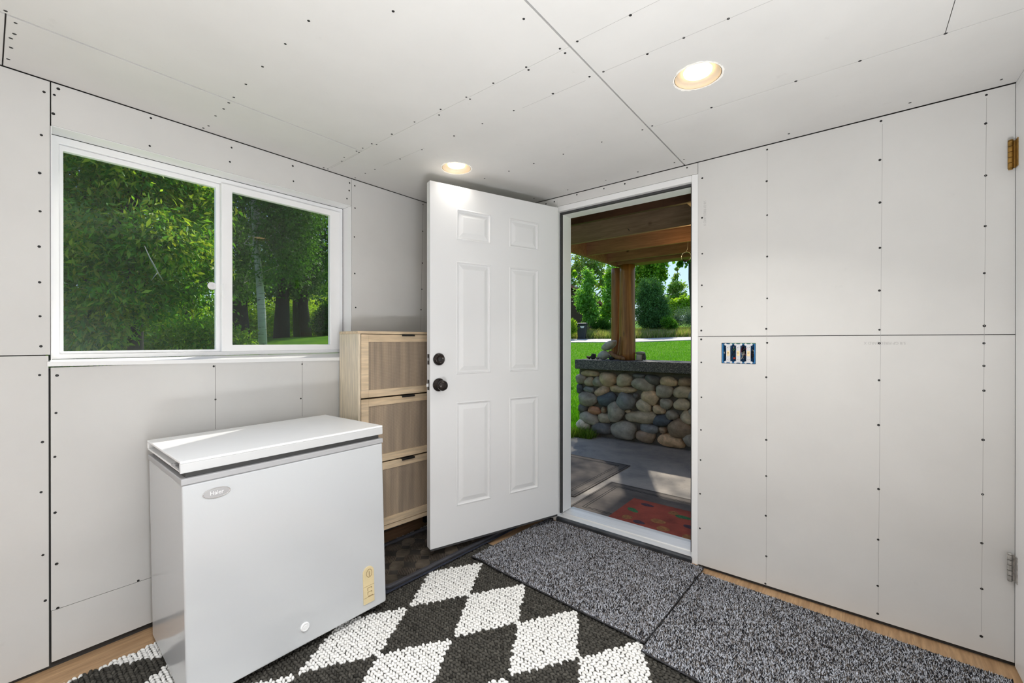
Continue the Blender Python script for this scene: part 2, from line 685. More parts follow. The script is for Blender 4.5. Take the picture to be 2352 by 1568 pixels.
def sheet_hole(mb, x0, x1, y0, y1, cx, cy, r, z0, z1, n=72):
    O, I = [], []
    angs = [2 * math.pi * k / n for k in range(n)]
    for cx_, cy_ in ((x0, y0), (x1, y0), (x1, y1), (x0, y1)):
        t = math.atan2(cy_ - cy, cx_ - cx) % (2 * math.pi)
        k = min(range(len(angs)), key=lambda i: abs(angs[i] - t))
        angs[k] = t
    for t in angs:
        dx, dy = math.cos(t), math.sin(t)
        tx = (x1 - cx) / dx if dx > 1e-9 else ((x0 - cx) / dx if dx < -1e-9 else 1e9)
        ty = (y1 - cy) / dy if dy > 1e-9 else ((y0 - cy) / dy if dy < -1e-9 else 1e9)
        q = min(tx, ty)
        O.append((cx + dx * q, cy + dy * q))
        I.append((cx + dx * r, cy + dy * r))
    mb.ring(O, I, 2, z0, z1)


LAMPS = [(0.5820, -0.7450), (1.8410, -0.7660)]
LR = 0.080
SCe = MB()
c0, c1 = CH, CH + TH
SCe.box(0.002, 0.3605, -2.3240, -1.1860, c0, c1)
SCe.box(0.002, 0.3605, -4.4, -2.3275, c0, c1)
SCe.box(0.3690, 1.5625, -4.4, -1.1860, c0, c1)
sheet_hole(SCe, 0.002, 1.5630, -1.1848, -0.0025, *LAMPS[0], LR, c0, c1)
SCe.box(1.5695, 2.96, -0.5085, -0.0025, c0, c1)
sheet_hole(SCe, 1.5690, 2.4935, -4.4, -0.5110, *LAMPS[1], LR, c0, c1)
SCe.box(2.4955, 2.96, -4.4, -0.5110, c0, c1)
objs('drywall_sheet', SCe, M['drywall'], ce)
bk = MB()
bk.box(-0.17, 3.2, -4.6, 0.155, c1 + .10, c1 + .14)
obj('attic_deck', bk, M['gap'], ce)
# dark strips of framing seen through the joints
js = MB()
js.box(0.33, 0.40, -4.4, -1.17, c1, c1 + .03).box(1.53, 1.60, -4.4, 0, c1, c1 + .03).box(0, 1.53, -1.22, -1.15, c1, c1 + .03)
js.box(1.6, 3.0, -0.54, -0.48, c1, c1 + .03).box(2.46, 2.53, -4.4, -0.54, c1, c1 + .03).box(0, 0.33, -2.36, -2.29, c1, c1 + .03)
js.box(-.1, 3.0, 0, 0.06, c1, c1 + .03).box(-.1, 0.03, -4.4, 0, c1, c1 + .03)
objs('ceiling_strap', js, mat('joint_backing_wood', (0.12, 0.11, 0.10), 0.9), ce)

# ---- right wall, rear wall, floor --------------------------------------
wr = thing('wall_right', 'narrow strip of white painted wall at the far right edge', None, kind='structure')
wm = MB()
wm.box(RW + .012, RW + .16, -4.6, 0.0, 0, 2.45)
obj('wall_panel', wm, M['white'], wr)
cs = MB()
cs.box(RW, RW + .0115, -0.012, -0.0005, 0.02, CH - .001).box(RW, RW + .0115, -1.05, -0.0125, CH - .022, CH - .001)
objs('door_casing', cs, M['white'], wr, 0.002)
wq = thing('wall_rear', 'white wall behind the viewer', None, kind='structure')
wm = MB()
wm.box(-0.17, 2.9, -4.6, -4.42, 0, 2.45)
obj('wall_panel', wm, M['white'], wq)
fl = MB()
fl.box(-0.17, 3.0, -4.6, 0.02, -0.06, 0.0)
tag(obj('floor', fl, M['plywood']), 'bare brown plywood floor along the walls', kind='structure')

# second door on the right wall (only its hinge edge is seen)
d2 = thing('door_2', 'white door at the right edge hung on two hinges', None, kind='structure')
mb = MB()
mb.box(RW - .003, RW + .0112, -0.86, -0.0145, 0.012, CH - .026)
obj('door_slab', mb, M['white'], d2, 0.003)


def hinge(z0, z1, m, lab):
    mb = MB()
    n = 5
    h = (z1 - z0) / n
    for i in range(n):
        Mx = Matrix.Translation((RW - 0.016, -0.020, z0 + i * h + .0006))
        mb.lathe([(0.0075, 0), (0.0075, h - .0022)], 14, Mx)
    mb.lathe([(0.0001, -.005), (0.006, -.004), (0.006, 0), (0.0075, 0)], 14, Matrix.Translation((RW - .016, -.020, z0)))
    mb.lathe([(0.0075, 0), (0.0065, .004), (0.0001, .006)], 14, Matrix.Translation((RW - .016, -.020, z1)))
    mb.box(RW - 0.018, RW - .0032, -0.0215, -0.0185, z0, z1)
    mb.box(RW - 0.0055, RW - .0032, -0.050, -0.0185, z0, z1)
    o = obj('hinge', mb, m, d2)
    o['label'] = lab


hinge(1.825, 1.925, M['brass'], 'aged brass hinge')
hinge(0.325, 0.42, mat('painted_hinge', (0.45, 0.44, 0.42), 0.35, 0.5, 0.35, 90), 'hinge smeared with white paint')

# ---- screws ------------------------------------------------------------
scm = MB()
scm.lathe([(0.0046, 0.0), (0.0042, 0.0006), (0.0026, 0.0004), (0.0008, -0.0002)], 14)
screw_me = bpy.data.meshes.new('screw')
screw_me.from_pydata(scm.v, [], scm.f)
screw_me.materials.append(M['screw'])


def screws(parent, pts, ax, val, rot):
    for u, v in pts:
        p = onp(u, v, ax, val)
        o = bpy.data.objects.new('screw', screw_me)
        COL.objects.link(o)
        o.location = p
        o.rotation_euler = rot
        s = rnd.uniform(0.85, 1.1)
        o.scale = (s, s, 1)
        o.parent = parent


LW = [(101, 211), (95, 310), (91, 397), (92, 485), (90, 566), (91, 648), (92, 726), (94, 795), (91, 861), (97.5, 1015), (94.5, 1130),
      (98.5, 1274.5), (104, 1379), (131, 862), (128.6, 948), (126, 1049), (126.6, 1177), (130, 1294.6), (132.7, 1396), (317.6, 1333),
      (134, 204), (125, 218), (122.5, 261), (346.6, 271), (344, 335), (532, 339), (528, 371.5), (672.5, 381), (674, 416), (803, 420),
      (802, 437.5), (797, 456), (491, 841), (694, 836), (495, 917), (691, 915), (815, 426.5), (815.6, 477.7), (814, 544), (815, 628),
      (817, 706), (971.7, 469.5), (971, 531), (970, 604), (969, 664), (967, 711)]
BW = [(1254, 468), (1273, 463), (1325, 447), (1387, 433), (1435, 422), (1578, 385),
      (1762, 343.5), (1761, 416), (1762, 494), (1762, 589), (1762, 685), (1760, 755), (1762, 787), (1760, 866), (1760, 1010), (1760, 1093),
      (1759, 1184), (1760, 1277), (1758, 1340), (2023.6, 278), (2021, 367), (2021, 465), (2021, 569), (2020, 667), (2020, 757), (2020, 788),
      (2019, 873), (2018, 976), (2018, 1123), (2017, 1239), (2016, 1345), (2016, 1409), (2265.6, 218), (2264, 283.5), (2264, 403), (2263, 519),
      (2261, 627), (2261, 748), (2260, 788), (2260, 840), (2260, 897), (2258, 1010), (2257, 1135), (2255, 1247), (2255, 1352), (2254, 1461),
      (1613, 409), (1612.5, 500), (1613, 582.5), (1612, 655), (1612, 704), (1610.7, 759), (1610.5, 779), (1610.7, 832), (1611, 912),
      (1610, 987), (1609, 1056), (1608, 1133.5), (1607.5, 1213)]
CE = [(709, 48), (655.5, 101), (603, 153), (564.6, 193.5), (537, 223.5), (525.5, 236), (513.6, 250), (495, 266), (479, 289), (467, 294),
      (36, 53), (33, 78), (25, 88), (25.5, 109.5), (19, 136), (12.6, 25), (903, 26), (1203, 43.5), (1448, 35), (1326, 95), (1286, 111.6),
      (1298, 122), (1208.5, 154), (1214, 160.5), (1133, 191), (1071, 223), (1079.6, 227.6), (1012, 251), (1008.5, 264), (952, 280),
      (900, 308), (854, 330), (865, 332), (833, 340), (819, 347), (824.5, 350), (790.5, 361), (785, 370), (743.5, 385), (753, 388),
      (816, 408), (839, 398), (861, 389), (919, 365), (969, 343.5), (1043, 312), (1108, 284), (1180, 254), (1270, 215), (1354, 176),
      (1386, 164.6), (1487, 124), (1382, 326), (1294, 354), (1226, 375.5), (1169, 393), (1113, 410), (1475.5, 298), (1498, 289),
      (1391.5, 414), (1304, 436), (1226.5, 455.5), (1465, 394.6), (1673, 43), (1570.6, 87), (1634, 247), (1828, 186.5), (1975, 140),
      (2172, 77), (1812, 307), (2090, 236), (2300, 182.5), (1549, 373), (1571, 366)]
screws(wl, LW, 0, 0.0002, (0, math.pi / 2, 0))
screws(wb_, BW, 1, -0.0002, (math.pi / 2, 0, 0))
screws(ce, CE, 2, CH - 0.0002, (math.pi, 0, 0))


def line_on(mb, a, b, ax, val, wd=0.0009):
    """thin raised line between two measured points of one plane"""
    A, Bp = onp(*a, ax, val), onp(*b, ax, val)
    d = Vector(Bp - A)
    nrm = Vector([1 if i == ax else 0 for i in range(3)])
    s = d.cross(nrm).normalized() * wd
    t = nrm * 0.00025
    A, Bp = Vector(A), Vector(Bp)
    vs = [A - s - t, A + s - t, Bp + s - t, Bp - s - t, A - s + t, A + s + t, Bp + s + t, Bp - s + t]
    mb.add(vs, [(0, 1, 2, 3), (4, 7, 6, 5), (0, 4, 5, 1), (1, 5, 6, 2), (2, 6, 7, 3), (3, 7, 4, 0)])


pl = MB()
for a, b in (((1762, 350), (1760, 1335)), ((2027, 285), (2017, 1405)), ((2266, 225), (2254, 1450))):
    line_on(pl, a, b, 1, 0.0, 0.0006)
objs('pencil_line', pl, M['pencil'], wb_)
pl = MB()
for a, b in (((1320, 97), (1515, 0)), ((1383, 166), (1775, 0)), ((1200, 248), (1345, 185)), ((760, 386), (825, 352)), ((880, 380), (975, 340))):
    line_on(pl, a, b, 2, CH, 0.0006)
objs('pencil_line', pl, M['pencil'], ce)
pl = MB()
for a, b in (((495, 838), (495, 985)), ((694, 828), (694, 956))):
    line_on(pl, a, b, 0, 0.0, 0.0009)
line_on(pl, (972, 470), (966, 758), 0, 0.0, 0.0007)
objs('pencil_line', pl, mat('fine_joint', (0.2, 0.19, 0.18), 0.9), wl)

# printed sheet stamps
text_obj('printed_stamp', '5/8 GP FIREGUARD X', 0.0165, M['stamp'], wb_,
         Matrix.Translation((2.376, -0.0002, 1.1885)) @ Matrix.Rotation(math.pi / 2, 4, 'X') @ Matrix.Rotation(math.pi, 4, 'Z'), 0.86)
text_obj('printed_stamp', '5/8 GP FIREGUARD X', 0.0165, M['stamp'], wb_,
         Matrix.Translation((1.668, -0.0002, 1.865)) @ Matrix.Rotation(math.pi / 2, 4, 'X') @ Matrix.Rotation(-math.pi / 2, 4, 'Z'), 0.86)

# ================================================================== WINDOW
w1 = thing('window_1', 'white vinyl sliding window with two panes, trees outside', None, kind='structure')


def frame4(mb, y0, y1, z0, z1, iy0, iy1, iz0, iz1, x0, x1):
    mb.ring([(y0, z0), (y1, z0), (y1, z1), (y0, z1)], [(iy0, iz0), (iy1, iz0), (iy1, iz1), (iy0, iz1)], 0, x0, x1)


mb = MB()
frame4(mb, -2.2105, -1.0310, 1.128, 1.9790, -2.186, -1.056, 1.146, 1.952, -0.150, -0.088)
obj('outer_frame', mb, M['vinyl'], w1, 0.002)
mb = MB()
frame4(mb, -2.1855, -1.642, 1.1465, 1.9515, -2.174, -1.6705, 1.157, 1.9310, -0.125, -0.100)
obj('fixed_sash', mb, M['vinyl'], w1, 0.002)
mb = MB()
frame4(mb, -1.6560, -1.0565, 1.1465, 1.9515, -1.6100, -1.1170, 1.1775, 1.9200, -0.0995, -0.072)
obj('sliding_sash', mb, M['vinyl'], w1, 0.003)
mb = MB()
mb.box(-0.0715, -0.066, -1.652, -1.646, 1.40, 1.47)
obj('sash_latch', mb, M['vinyl'], w1, 0.001)
mb = MB()
mb.box(-0.113, -0.109, -2.176, -1.669, 1.155, 1.933)
obj('left_pane', mb, M['glass'], w1)
mb = MB()
mb.box(-0.088, -0.084, -1.612, -1.115, 1.1755, 1.922)
obj('right_pane', mb, M['glass'], w1)
mb = MB()
mb.box(-0.1400, -0.1395, -1.640, -1.058, 1.148, 1.950)
obj('insect_screen', mb, M['screen'], w1)
mb = MB()
mb.box(-0.0875, 0.0, -2.2115, -1.0300, 1.9805, 1.9830)
mb.box(-0.0875, -0.0005, -1.0295, -1.0265, 1.126, 1.9800)
mb.box(-0.0875, -0.0005, -2.2140, -2.2115, 1.126, 1.9800)
objs('reveal_board', mb, M['white'], w1)
mb = MB()
# sill board: its front edge runs slightly out of level
mb.add([(-0.0875, -2.224, 1.105), (0.012, -2.224, 1.105), (0.012, -1.02, 1.085), (-0.0875, -1.02, 1.085),
        (-0.0875, -2.224, 1.127), (0.012, -2.224, 1.122), (0.012, -1.02, 1.103), (-0.0875, -1.02, 1.127)],
       [(0, 3, 2, 1), (4, 5, 6, 7), (0, 1, 5, 4), (1, 2, 6, 5), (2, 3, 7, 6), (3, 0, 4, 7)])
obj('window_sill', mb, M['white'], w1, 0.002)
mb = MB()
for v0 in (1.40,):
    mb.lathe([(0.018, 0), (0.018, 0.003)], 16, Matrix.Translation((-0.1145, -1.684, 1.59 - .13)) @ Matrix.Rotation(math.pi / 2, 4, 'Y'))
obj('round_sticker', mb, mat('sticker', (0.75, 0.72, 0.74), 0.5, 0, 0.1, 80), w1)

# ================================================================== DOOR FRAME
t1 = thing('trim_1', 'white painted door frame with aluminium threshold', None, kind='structure')
JL, JR, JT = 0.757, 1.602, 2.046
mb = MB()
mb.box(JL - .033, JL, -0.001, 0.150, 0.0, JT + .034)
obj('jamb', mb, M['white'], t1, 0.002)
mb = MB()
mb.box(JR, JR + .0325, -0.001, 0.150, 0.0, JT + .034)
obj('jamb', mb, M['white'], t1, 0.002)
mb = MB()
mb.box(JL + .0005, JR - .0005, -0.001, 0.150, JT, JT + .034)
obj('head_jamb', mb, M['white'], t1, 0.002)
mb = MB()
mb.box(JL + .0002, JL + .012, 0.050, 0.150, 0.056, JT - .0002).box(JR - .012, JR - .0002, 0.050, 0.150, 0.056, JT - .0002).box(JL + .0125, JR - .0125, 0.050, 0.150, JT - .012, JT - .0002)
objs('door_stop', mb, M['white'], t1, 0.002)
mb = MB()
mb.box(JL + .0002, JL + .012, 0.026, 0.0495, 0.056, JT - .013).box(JR - .012, JR - .0002, 0.026, 0.0495, 0.056, JT - .013).box(JL + .0005, JR - .0005, 0.026, 0.0495, JT - .0125, JT - .0004)
objs('weatherstrip', mb, M['weather'], t1, 0.003)
mb = MB()
mb.prism([(0.008, 0.016), (0.20, 0.0), (0.20, 0.045), (0.150, 0.053), (0.10, 0.052), (0.06, 0.050), (0.058, 0.044), (0.03, 0.042), (0.008, 0.036)], 0, JL + .0005, JR - .0005)
obj('threshold', mb, mat('mill_aluminium', (0.74, 0.74, 0.74), 0.4, 0.2, 0.06, 14, stretch=(0.3, 6, 6)), t1, 0.001)
mb = MB()
mb.prism([(-0.010, 0.014), (0.0075, 0.014), (0.0075, 0.043), (-0.004, 0.041), (-0.010, 0.034)], 0, JL - .004, JR + .004)
obj('rubber_bumper', mb, mat('worn_rubber', (0.04, 0.043, 0.05), 0.4, 0, 0.5, 10), t1, 0.002)
mb = MB()
mb.box(JL - .03, JR + .03, -0.022, 0.007, 0.0005, 0.0135)
obj('sill_plate', mb, M['plywood'], t1, 0.002)

# ================================================================== ENTRY DOOR
HX, HY, DA, DW, DZ0, DZ1, DT = 0.79, -0.045, -0.325, 0.872, 0.080, 2.055, 0.044
de = (math.sin(DA), -math.cos(DA))
dr = thing('door_1', 'white six-panel entry door standing open, scuffed along the bottom', None, (HX, HY, 0), (0, 0, math.atan2(de[1], de[0])), kind='structure')
panels = [(0.496, 0.716, 1.762, 1.934), (0.157, 0.371, 1.757, 1.926), (0.499, 0.717, 1.012, 1.646), (0.157, 0.371, 1.013, 1.630),
          (0.500, 0.722, 0.278, 0.854), (0.160, 0.371, 0.285, 0.858)]
panels = [(0.498, 0.718, 1.760, 1.932), (0.157, 0.371, 1.760, 1.932), (0.498, 0.718, 1.012, 1.640), (0.157, 0.371, 1.012, 1.640),
          (0.498, 0.718, 0.280, 0.857), (0.157, 0.371, 0.280, 0.857)]
mb = MB()
sx = sorted({0.0, DW, *[q for p in panels for q in p[:2]]})
sz = sorted({DZ0, DZ1, *[q for p in panels for q in p[2:]]})
for face in (0, 1):
    yv = 0.0 if face == 0 else -DT
    sg = 1 if face == 0 else -1
    for i in range(len(sx) - 1):
        for j in range(len(sz) - 1):
            r = (sx[i], sx[i + 1], sz[j], sz[j + 1])
            if any(abs(p[0] - r[0]) < 1e-6 and abs(p[2] - r[2]) < 1e-6 and abs(p[1] - r[1]) < 1e-6 and abs(p[3] - r[3]) < 1e-6 for p in panels):
                prof = [(0, 0), (.003, .0022), (.007, .0022), (.011, -.0055), (.018, -.0065), (.040, -.0006), (.043, 0.0)]
                L4 = []
                for off, dd in prof:
                    L4.append([(r[0] + off, yv + sg * dd, r[2] + off), (r[1] - off, yv + sg * dd, r[2] + off),
                               (r[1] - off, yv + sg * dd, r[3] - off), (r[0] + off, yv + sg * dd, r[3] - off)])
                vs = [q for l4 in L4 for q in l4]
                fs = []
                for k in range(len(L4) - 1):
                    for c in range(4):
                        fs.append((k * 4 + c, k * 4 + (c + 1) % 4, (k + 1) * 4 + (c + 1) % 4, (k + 1) * 4 + c))
                fs.append(tuple((len(L4) - 1) * 4 + c for c in range(4)))
                mb.add(vs, fs)
            else:
                mb.add([(r[0], yv, r[2]), (r[1], yv, r[2]), (r[1], yv, r[3]), (r[0], yv, r[3])], [(0, 1, 2, 3)])
mb.add([(0, 0, DZ0), (0, -DT, DZ0), (0, -DT, DZ1), (0, 0, DZ1)], [(0, 1, 2, 3)])
mb.add([(DW, 0, DZ0), (DW, -DT, DZ0), (DW, -DT, DZ1), (DW, 0, DZ1)], [(3, 2, 1, 0)])
mb.add([(0, 0, DZ0), (DW, 0, DZ0), (DW, -DT, DZ0), (0, -DT, DZ0)], [(0, 1, 2, 3)])
mb.add([(0, 0, DZ1), (DW, 0, DZ1), (DW, -DT, DZ1), (0, -DT, DZ1)], [(3, 2, 1, 0)])
ds = obj('door_slab', mb, M['door'], dr)
bm_ = __import__('bmesh').new()
bm_.from_mesh(ds.data)
__import__('bmesh').ops.remove_doubles(bm_, verts=bm_.verts, dist=1e-5)
__import__('bmesh').ops.recalc_face_normals(bm_, faces=bm_.faces)
bm_.to_mesh(ds.data)
bm_.free()
mb = MB()
mb.box(0.004, DW - .004, -DT + .002, -0.002, DZ0 - .012, DZ0 - .0005)
obj('bottom_sweep', mb, M['weather'], dr)
RX = Matrix.Rotation(-math.pi / 2, 4, 'X')     # lathe axis -> local +y
mb = MB()
mb.lathe([(0.0335, 0), (0.033, .006), (0.029, .014), (0.0225, .017), (0.0205, .0195), (0.0195, .0175), (0.012, .0178), (0.0005, .0178)], 32, Matrix.Translation((0.822, 0.0002, 1.098)) @ RX)
db = obj('deadbolt', mb, M['bronze'], dr, smooth=True)
mb = MB()
mb.lathe([(0.0105, 0), (0.0105, .003), (0.0005, .0032)], 20, Matrix.Translation((0.822, 0.0180, 1.098)) @ RX)
mb.box(0.8212, 0.8228, 0.0205, 0.0222, 1.093, 1.103)
obj('key_cylinder', mb, M['blackmetal'], db)
mb = MB()
mb.lathe([(0.0355, 0), (0.0355, .004), (0.031, .010), (0.017, .014), (0.0125, .022), (0.0125, .030), (0.019, .035), (0.0265, .043),
          (0.0285, .052), (0.0265, .060), (0.020, .0655), (0.012, .0675), (0.0005, .068)], 36, Matrix.Translation((0.822, 0.0002, 0.960)) @ RX)
kn = obj('door_knob', mb, M['bronze'], dr, smooth=True)
for zc, nm in ((1.098, 'deadbolt_plate'), (0.960, 'latch_plate')):
    mb = MB()
    mb.box(DW + .0002, DW + .0022, -0.034, -0.010, zc - .028, zc + .028)
    pt = obj(nm, mb, M['blackmetal'], dr, 0.004)
    mb = MB()
    if nm == 'latch_plate':
        mb.prism([(DW + .0015, -0.030), (DW + .014, -0.026), (DW + .014, -0.015), (DW + .0015, -0.015)], 2, zc - .0085, zc + .0085)
        obj('latch_bolt', mb, M['chrome'], pt)
    else:
        mb.lathe([(0.0085, 0), (0.0085, .0012), (0.0005, .0012)], 16, Matrix.Translation((DW + .002, -0.022, zc)) @ Matrix.Rotation(math.pi / 2, 4, 'Y'))
        obj('bolt_end', mb, M['zinc'], pt)
for zc in (0.30, 1.05, 1.82):
    mb = MB()
    mb.lathe([(0.006, -.045), (0.006, .045)], 12, Matrix.Translation((-0.004, -0.050, zc)))
    obj('hinge', mb, M['zinc'], dr)

# ================================================================== RECESSED LIGHTS
for i, (lx, ly) in enumerate(LAMPS):
    lab = ('glowing round recessed light close to the top of the open door', 'glowing round recessed light in the right-hand ceiling, the larger in view')[i]
    t = thing('recessed_light', lab, 'ceiling light', (lx, ly, CH), group='recessed ceiling lights')
    mb = MB()
    r = 0.0765
    mb.lathe([(r, -0.0005), (r, .006), (r - .006, .014), (0.0485, .021), (0.0485, .024), (0.051, .050), (r + .002, .052), (r + .003, -.0005)], 48, cap=False)
    obj('can_reflector', mb, M['can'], t, smooth=True)
    mb = MB()
    mb.lathe([(0.0480, .020), (0.0462, .012), (0.037, .008), (0.0005, .006)], 40, cap=False)
    obj('lens', mb, M['lens'], t, smooth=True)
    R = random.Random(11 + i)
    mb = MB()
    n = 72
    O, I = [], []
    for k in range(n):
        a = 2 * math.pi * k / n
        ro = 0.0835 + R.uniform(-.0015, .0035) + .002 * math.sin(3 * a)
        O.append((ro * math.cos(a), ro * math.sin(a)))
        I.append((0.0785 * math.cos(a), 0.0785 * math.sin(a)))
    mb.ring(O, I, 2, -0.0022, -0.0002)
    obj('torn_plaster_rim', mb, M['fray'], t)
    lo = lamp('lamp_light', 'AREA', (0, 0, -.004), (0.7, 5.5)[i], (1.0, 0.97, 0.91), 0.09, (0, 0, 0), 115)
    lo.parent = t

# ================================================================== SWITCH BOX
sw = thing('switch_box', 'open blue electrical box with three toggle switches in the wall beside the doorway', 'switch box', (1.826, 0.0, 1.135))
hx, hz = 0.0745, 0.0495
mb = MB()
mb.ring_rect(-hx, hx, -hz, hz, -hx + .005, hx - .005, -hz + .005, hz - .005, 0.004, 0.060)
mb.box(-hx, hx, 0.0601, 0.063, -hz, hz)
obj('box', mb, M['bluebox'], sw, 0.001)
R = random.Random(5)
for k, xx in enumerate((-0.0455, 0.0, 0.0455)):
    mb = MB()
    mb.box(xx - .0095, xx + .0095, -0.0015, 0.0010, -0.046, 0.046)
    for zz in (-0.0445, 0.0445):
        for dx in (-0.0125, 0.0125):
            mb.lathe([(0.0058, 0), (0.0058, .0022)], 14, Matrix.Translation((xx + dx, 0.0010, zz)) @ Matrix.Rotation(math.pi / 2, 4, 'X'))
    sp = obj('switch_yoke', mb, M['zinc'], sw)
    mb = MB()
    for zz in (-.030, .030):
        for dx in (-.003, .004):
            mb.lathe([(0.0014, 0), (0.0014, .0006)], 8, Matrix.Translation((xx + dx, -0.0016, zz + dx * .3)) @ Matrix.Rotation(math.pi / 2, 4, 'X'))
    objs('yoke_screw', mb, M['gasket'], sp)
    mb = MB()
    mb.box(xx - .0062, xx + .0062, -0.0035, -0.0016, -.0135, .0125)
    tg = obj('toggle_plate', mb, M['ivory'], sp, 0.001)
    mb = MB()
    mb.prism([(-0.0036, -.001), (-0.0036, .006), (-0.0125, .0105), (-0.0135, .0050)], 0, xx - .0033, xx + .0033)
    obj('toggle', mb, M['ivory'], sp, 0.0008)
    mb = MB()
    mb.box(xx - .0062, xx + .0062, 0.0012, 0.026, -.026, .026)
    obj('switch_body', mb, M['wireb'], sp, 0.001)
for k in range(40):
    x0 = R.choice((-.0228, .0228, -.06, .06, -.0228, .0228)) + R.uniform(-.008, .008)
    mb = MB()
    pts = [(x0 + R.uniform(-.012, .012), R.uniform(.012, .05), R.uniform(-.038, .038)) for _ in range(3)]
    mb.tube([pts[0], tuple((a + b) / 2 + R.uniform(-.006, .006) for a, b in zip(pts[0], pts[1])), pts[1], pts[2]], 0.0014, 6)
    obj('wire', mb, (M['wireb'], M['wireb'], M['wirew'], M['wireb'], M['wireb'], M['wirer'])[k % 6], sw, smooth=True)
for (xx, zz, mm) in ((-0.022, -0.026, 'wirer'), (0.034, 0.022, 'wirer'), (-0.022, 0.019, 'wireg')):
    mb = MB()
    mb.lathe([(0.0062, 0), (0.0058, .006), (0.004, .016), (0.0005, .017)], 12, Matrix.Translation((xx, 0.030, zz)) @ Matrix.Rotation(math.pi / 2, 4, 'X'))
    obj('wire_nut', mb, M[mm], sw, smooth=True)

# ================================================================== CHEST FREEZER
FD, FL_, FH = 0.5415, 0.7184, 0.7238
fz = thing('chest_freezer', 'small white chest freezer against the wall under the window', 'freezer', (0.0928, -1.9456, 0.020), (0.0107, -0.0271, -0.0373))
mb = MB()
mb.box(0, FD, 0, FL_, 0.0, FH - .022)
obj('cabinet_body', mb, M['enamel'], fz, 0.006, seg=3)
mb = MB()
mb.box(-.001, FD + .003, -.003, FL_ + .002, FH - .0215, FH - .001)
obj('rim_trim', mb, M['greyplastic'], fz, 0.003)
mb = MB()
mb.box(0.012, FD - .012, 0.012, FL_ - .012, FH - .0005, FH + .0165)
obj('gasket', mb, M['gasket'], fz)
mb = MB()
mb.box(-.002, FD + .002, -.004, FL_ + .002, FH + .048, FH + .056)                  # top skin
mb.box(-.002, FD - .0141, -.002, FL_ + .002, FH + .017, FH + .024)                 # lower skin
mb.box(-.002, FD - .0141, 0.060, FL_ + .002, FH + .0241, FH + .0479)               # core
mb.box(-.002, 0.014, -.004, 0.0599, FH + .0241, FH + .0479)
ld = obj('lid', mb, M['lid'], fz, 0.002)
mb = MB()
mb.box(FD - .014, FD + .002, -.004, FL_ + .002, FH + .017, FH + .0479)
obj('lid_front_trim', mb, mat('lid_trim_grey', (0.60, 0.605, 0.61), 0.3), ld, 0.002)
mb = MB()
mb.box(FD - .13, FD - .025, -.0035, 0.012, FH + .0243, FH + .030)
mb.box(FD - .10, FD - .075, -.0035, 0.012, FH + .0305, FH + .036)
objs('broken_end_cap', mb, M['greyplastic'], ld)
XF = FD + .0004
ell = lambda ry, rz, n=40: [(ry * math.cos(2 * math.pi * k / n), rz * math.sin(2 * math.pi * k / n)) for k in range(n)]
mb = MB()
mb.prism([(0.0925 + a, 0.657 + b) for a, b in ell(.0395, .0165)], 0, XF - .001, XF + .002)
bd = obj('badge', mb, M['silver'], fz, 0.0006)
mb = MB()
mb.ring([(0.0925 + a, 0.657 + b) for a, b in ell(.0398, .0168)], [(0.0925 + a, 0.657 + b) for a, b in ell(.0372, .0148)], 0, XF + .001, XF + .003)
obj('badge_rim', mb, M['chrome'], bd, 0.0006)
text_obj('badge_lettering', 'Haier', 0.0185, M['whiteprint'], bd,
         Matrix.Translation((XF + .0026, 0.0925, 0.657)) @ Matrix.Rotation(math.pi / 2, 4, 'Z') @ Matrix.Rotation(math.pi / 2, 4, 'X'), 0.95)
# control panel
poly = [(0.609, 0.034), (0.659, 0.034)] + [(0.634 + .025 * math.cos(t), 0.164 + .025 * math.sin(t)) for t in [math.pi * k / 14 for k in range(15)]]
mb = MB()
mb.prism(poly, 0, XF - .001, XF + .0045)
cp = obj('control_panel', mb, M['yellowed'], fz, 0.001)
mb = MB()
cyl = lambda r0, r1, y, z, x0, x1: [(r0, x0), (r1, x0), (r1, x1), (r0, x1)]
circ = [(0.6365 + .0135 * math.cos(2 * math.pi * k / 28), 0.160 + .0175 * math.sin(2 * math.pi * k / 28)) for k in range(28)]
cin = [(0.6365 + .0118 * math.cos(2 * math.pi * k / 28), 0.160 + .0155 * math.sin(2 * math.pi * k / 28)) for k in range(28)]
mb.ring(circ, cin, 0, XF + .0042, XF + .0052)
mb.box(XF + .0042, XF + .0060, 0.6357, 0.6373, 0.148, 0.168)
mb.box(XF + .0042, XF + .0049, 0.609, 0.659, 0.1075, 0.1085)
mb.box(XF + .0042, XF + .0049, 0.609, 0.659, 0.060, 0.0612)
for z0, z1 in ((0.0875, 0.100), (0.070, 0.0825)):
    mb.box(XF + .0042, XF + .0052, 0.627, 0.629, z0, z1).box(XF + .0042, XF + .0052, 0.629, 0.648, z1 - .0015, z1).box(XF + .0042, XF + .0052, 0.646, 0.648, z1 - .008, z1 - .0015)
mb.box(XF + .0042, XF + .0054, 0.629, 0.651, 0.0625, 0.0645)
objs('engraved_mark', mb, M['yellowline'], cp)
mb = MB()
mb.lathe([(0.0165, 0), (0.0165, .004), (0.014, .0065), (0.0115, .006), (0.0115, .005), (0.007, .005), (0.006, .0065), (0.0005, .0065)], 32,
         Matrix.Translation((XF - .0004, 0.367, 0.069)) @ Matrix.Rotation(math.pi / 2, 4, 'Y'))
obj('drain_plug', mb, M['lid'], fz, smooth=False)
for (fx, fy) in ((0.04, 0.04), (0.04, FL_ - .04), (FD - .05, 0.04), (FD - .05, FL_ - .04)):
    mb = MB()
    hgt = 0.0055 + 0.0271 * fx + 0.0107 * fy
    mb.lathe([(0.018, -hgt), (0.018, 0.0)], 16, Matrix.Translation((fx, fy, -.0002)))
    obj('foot', mb, M['gasket'], fz)

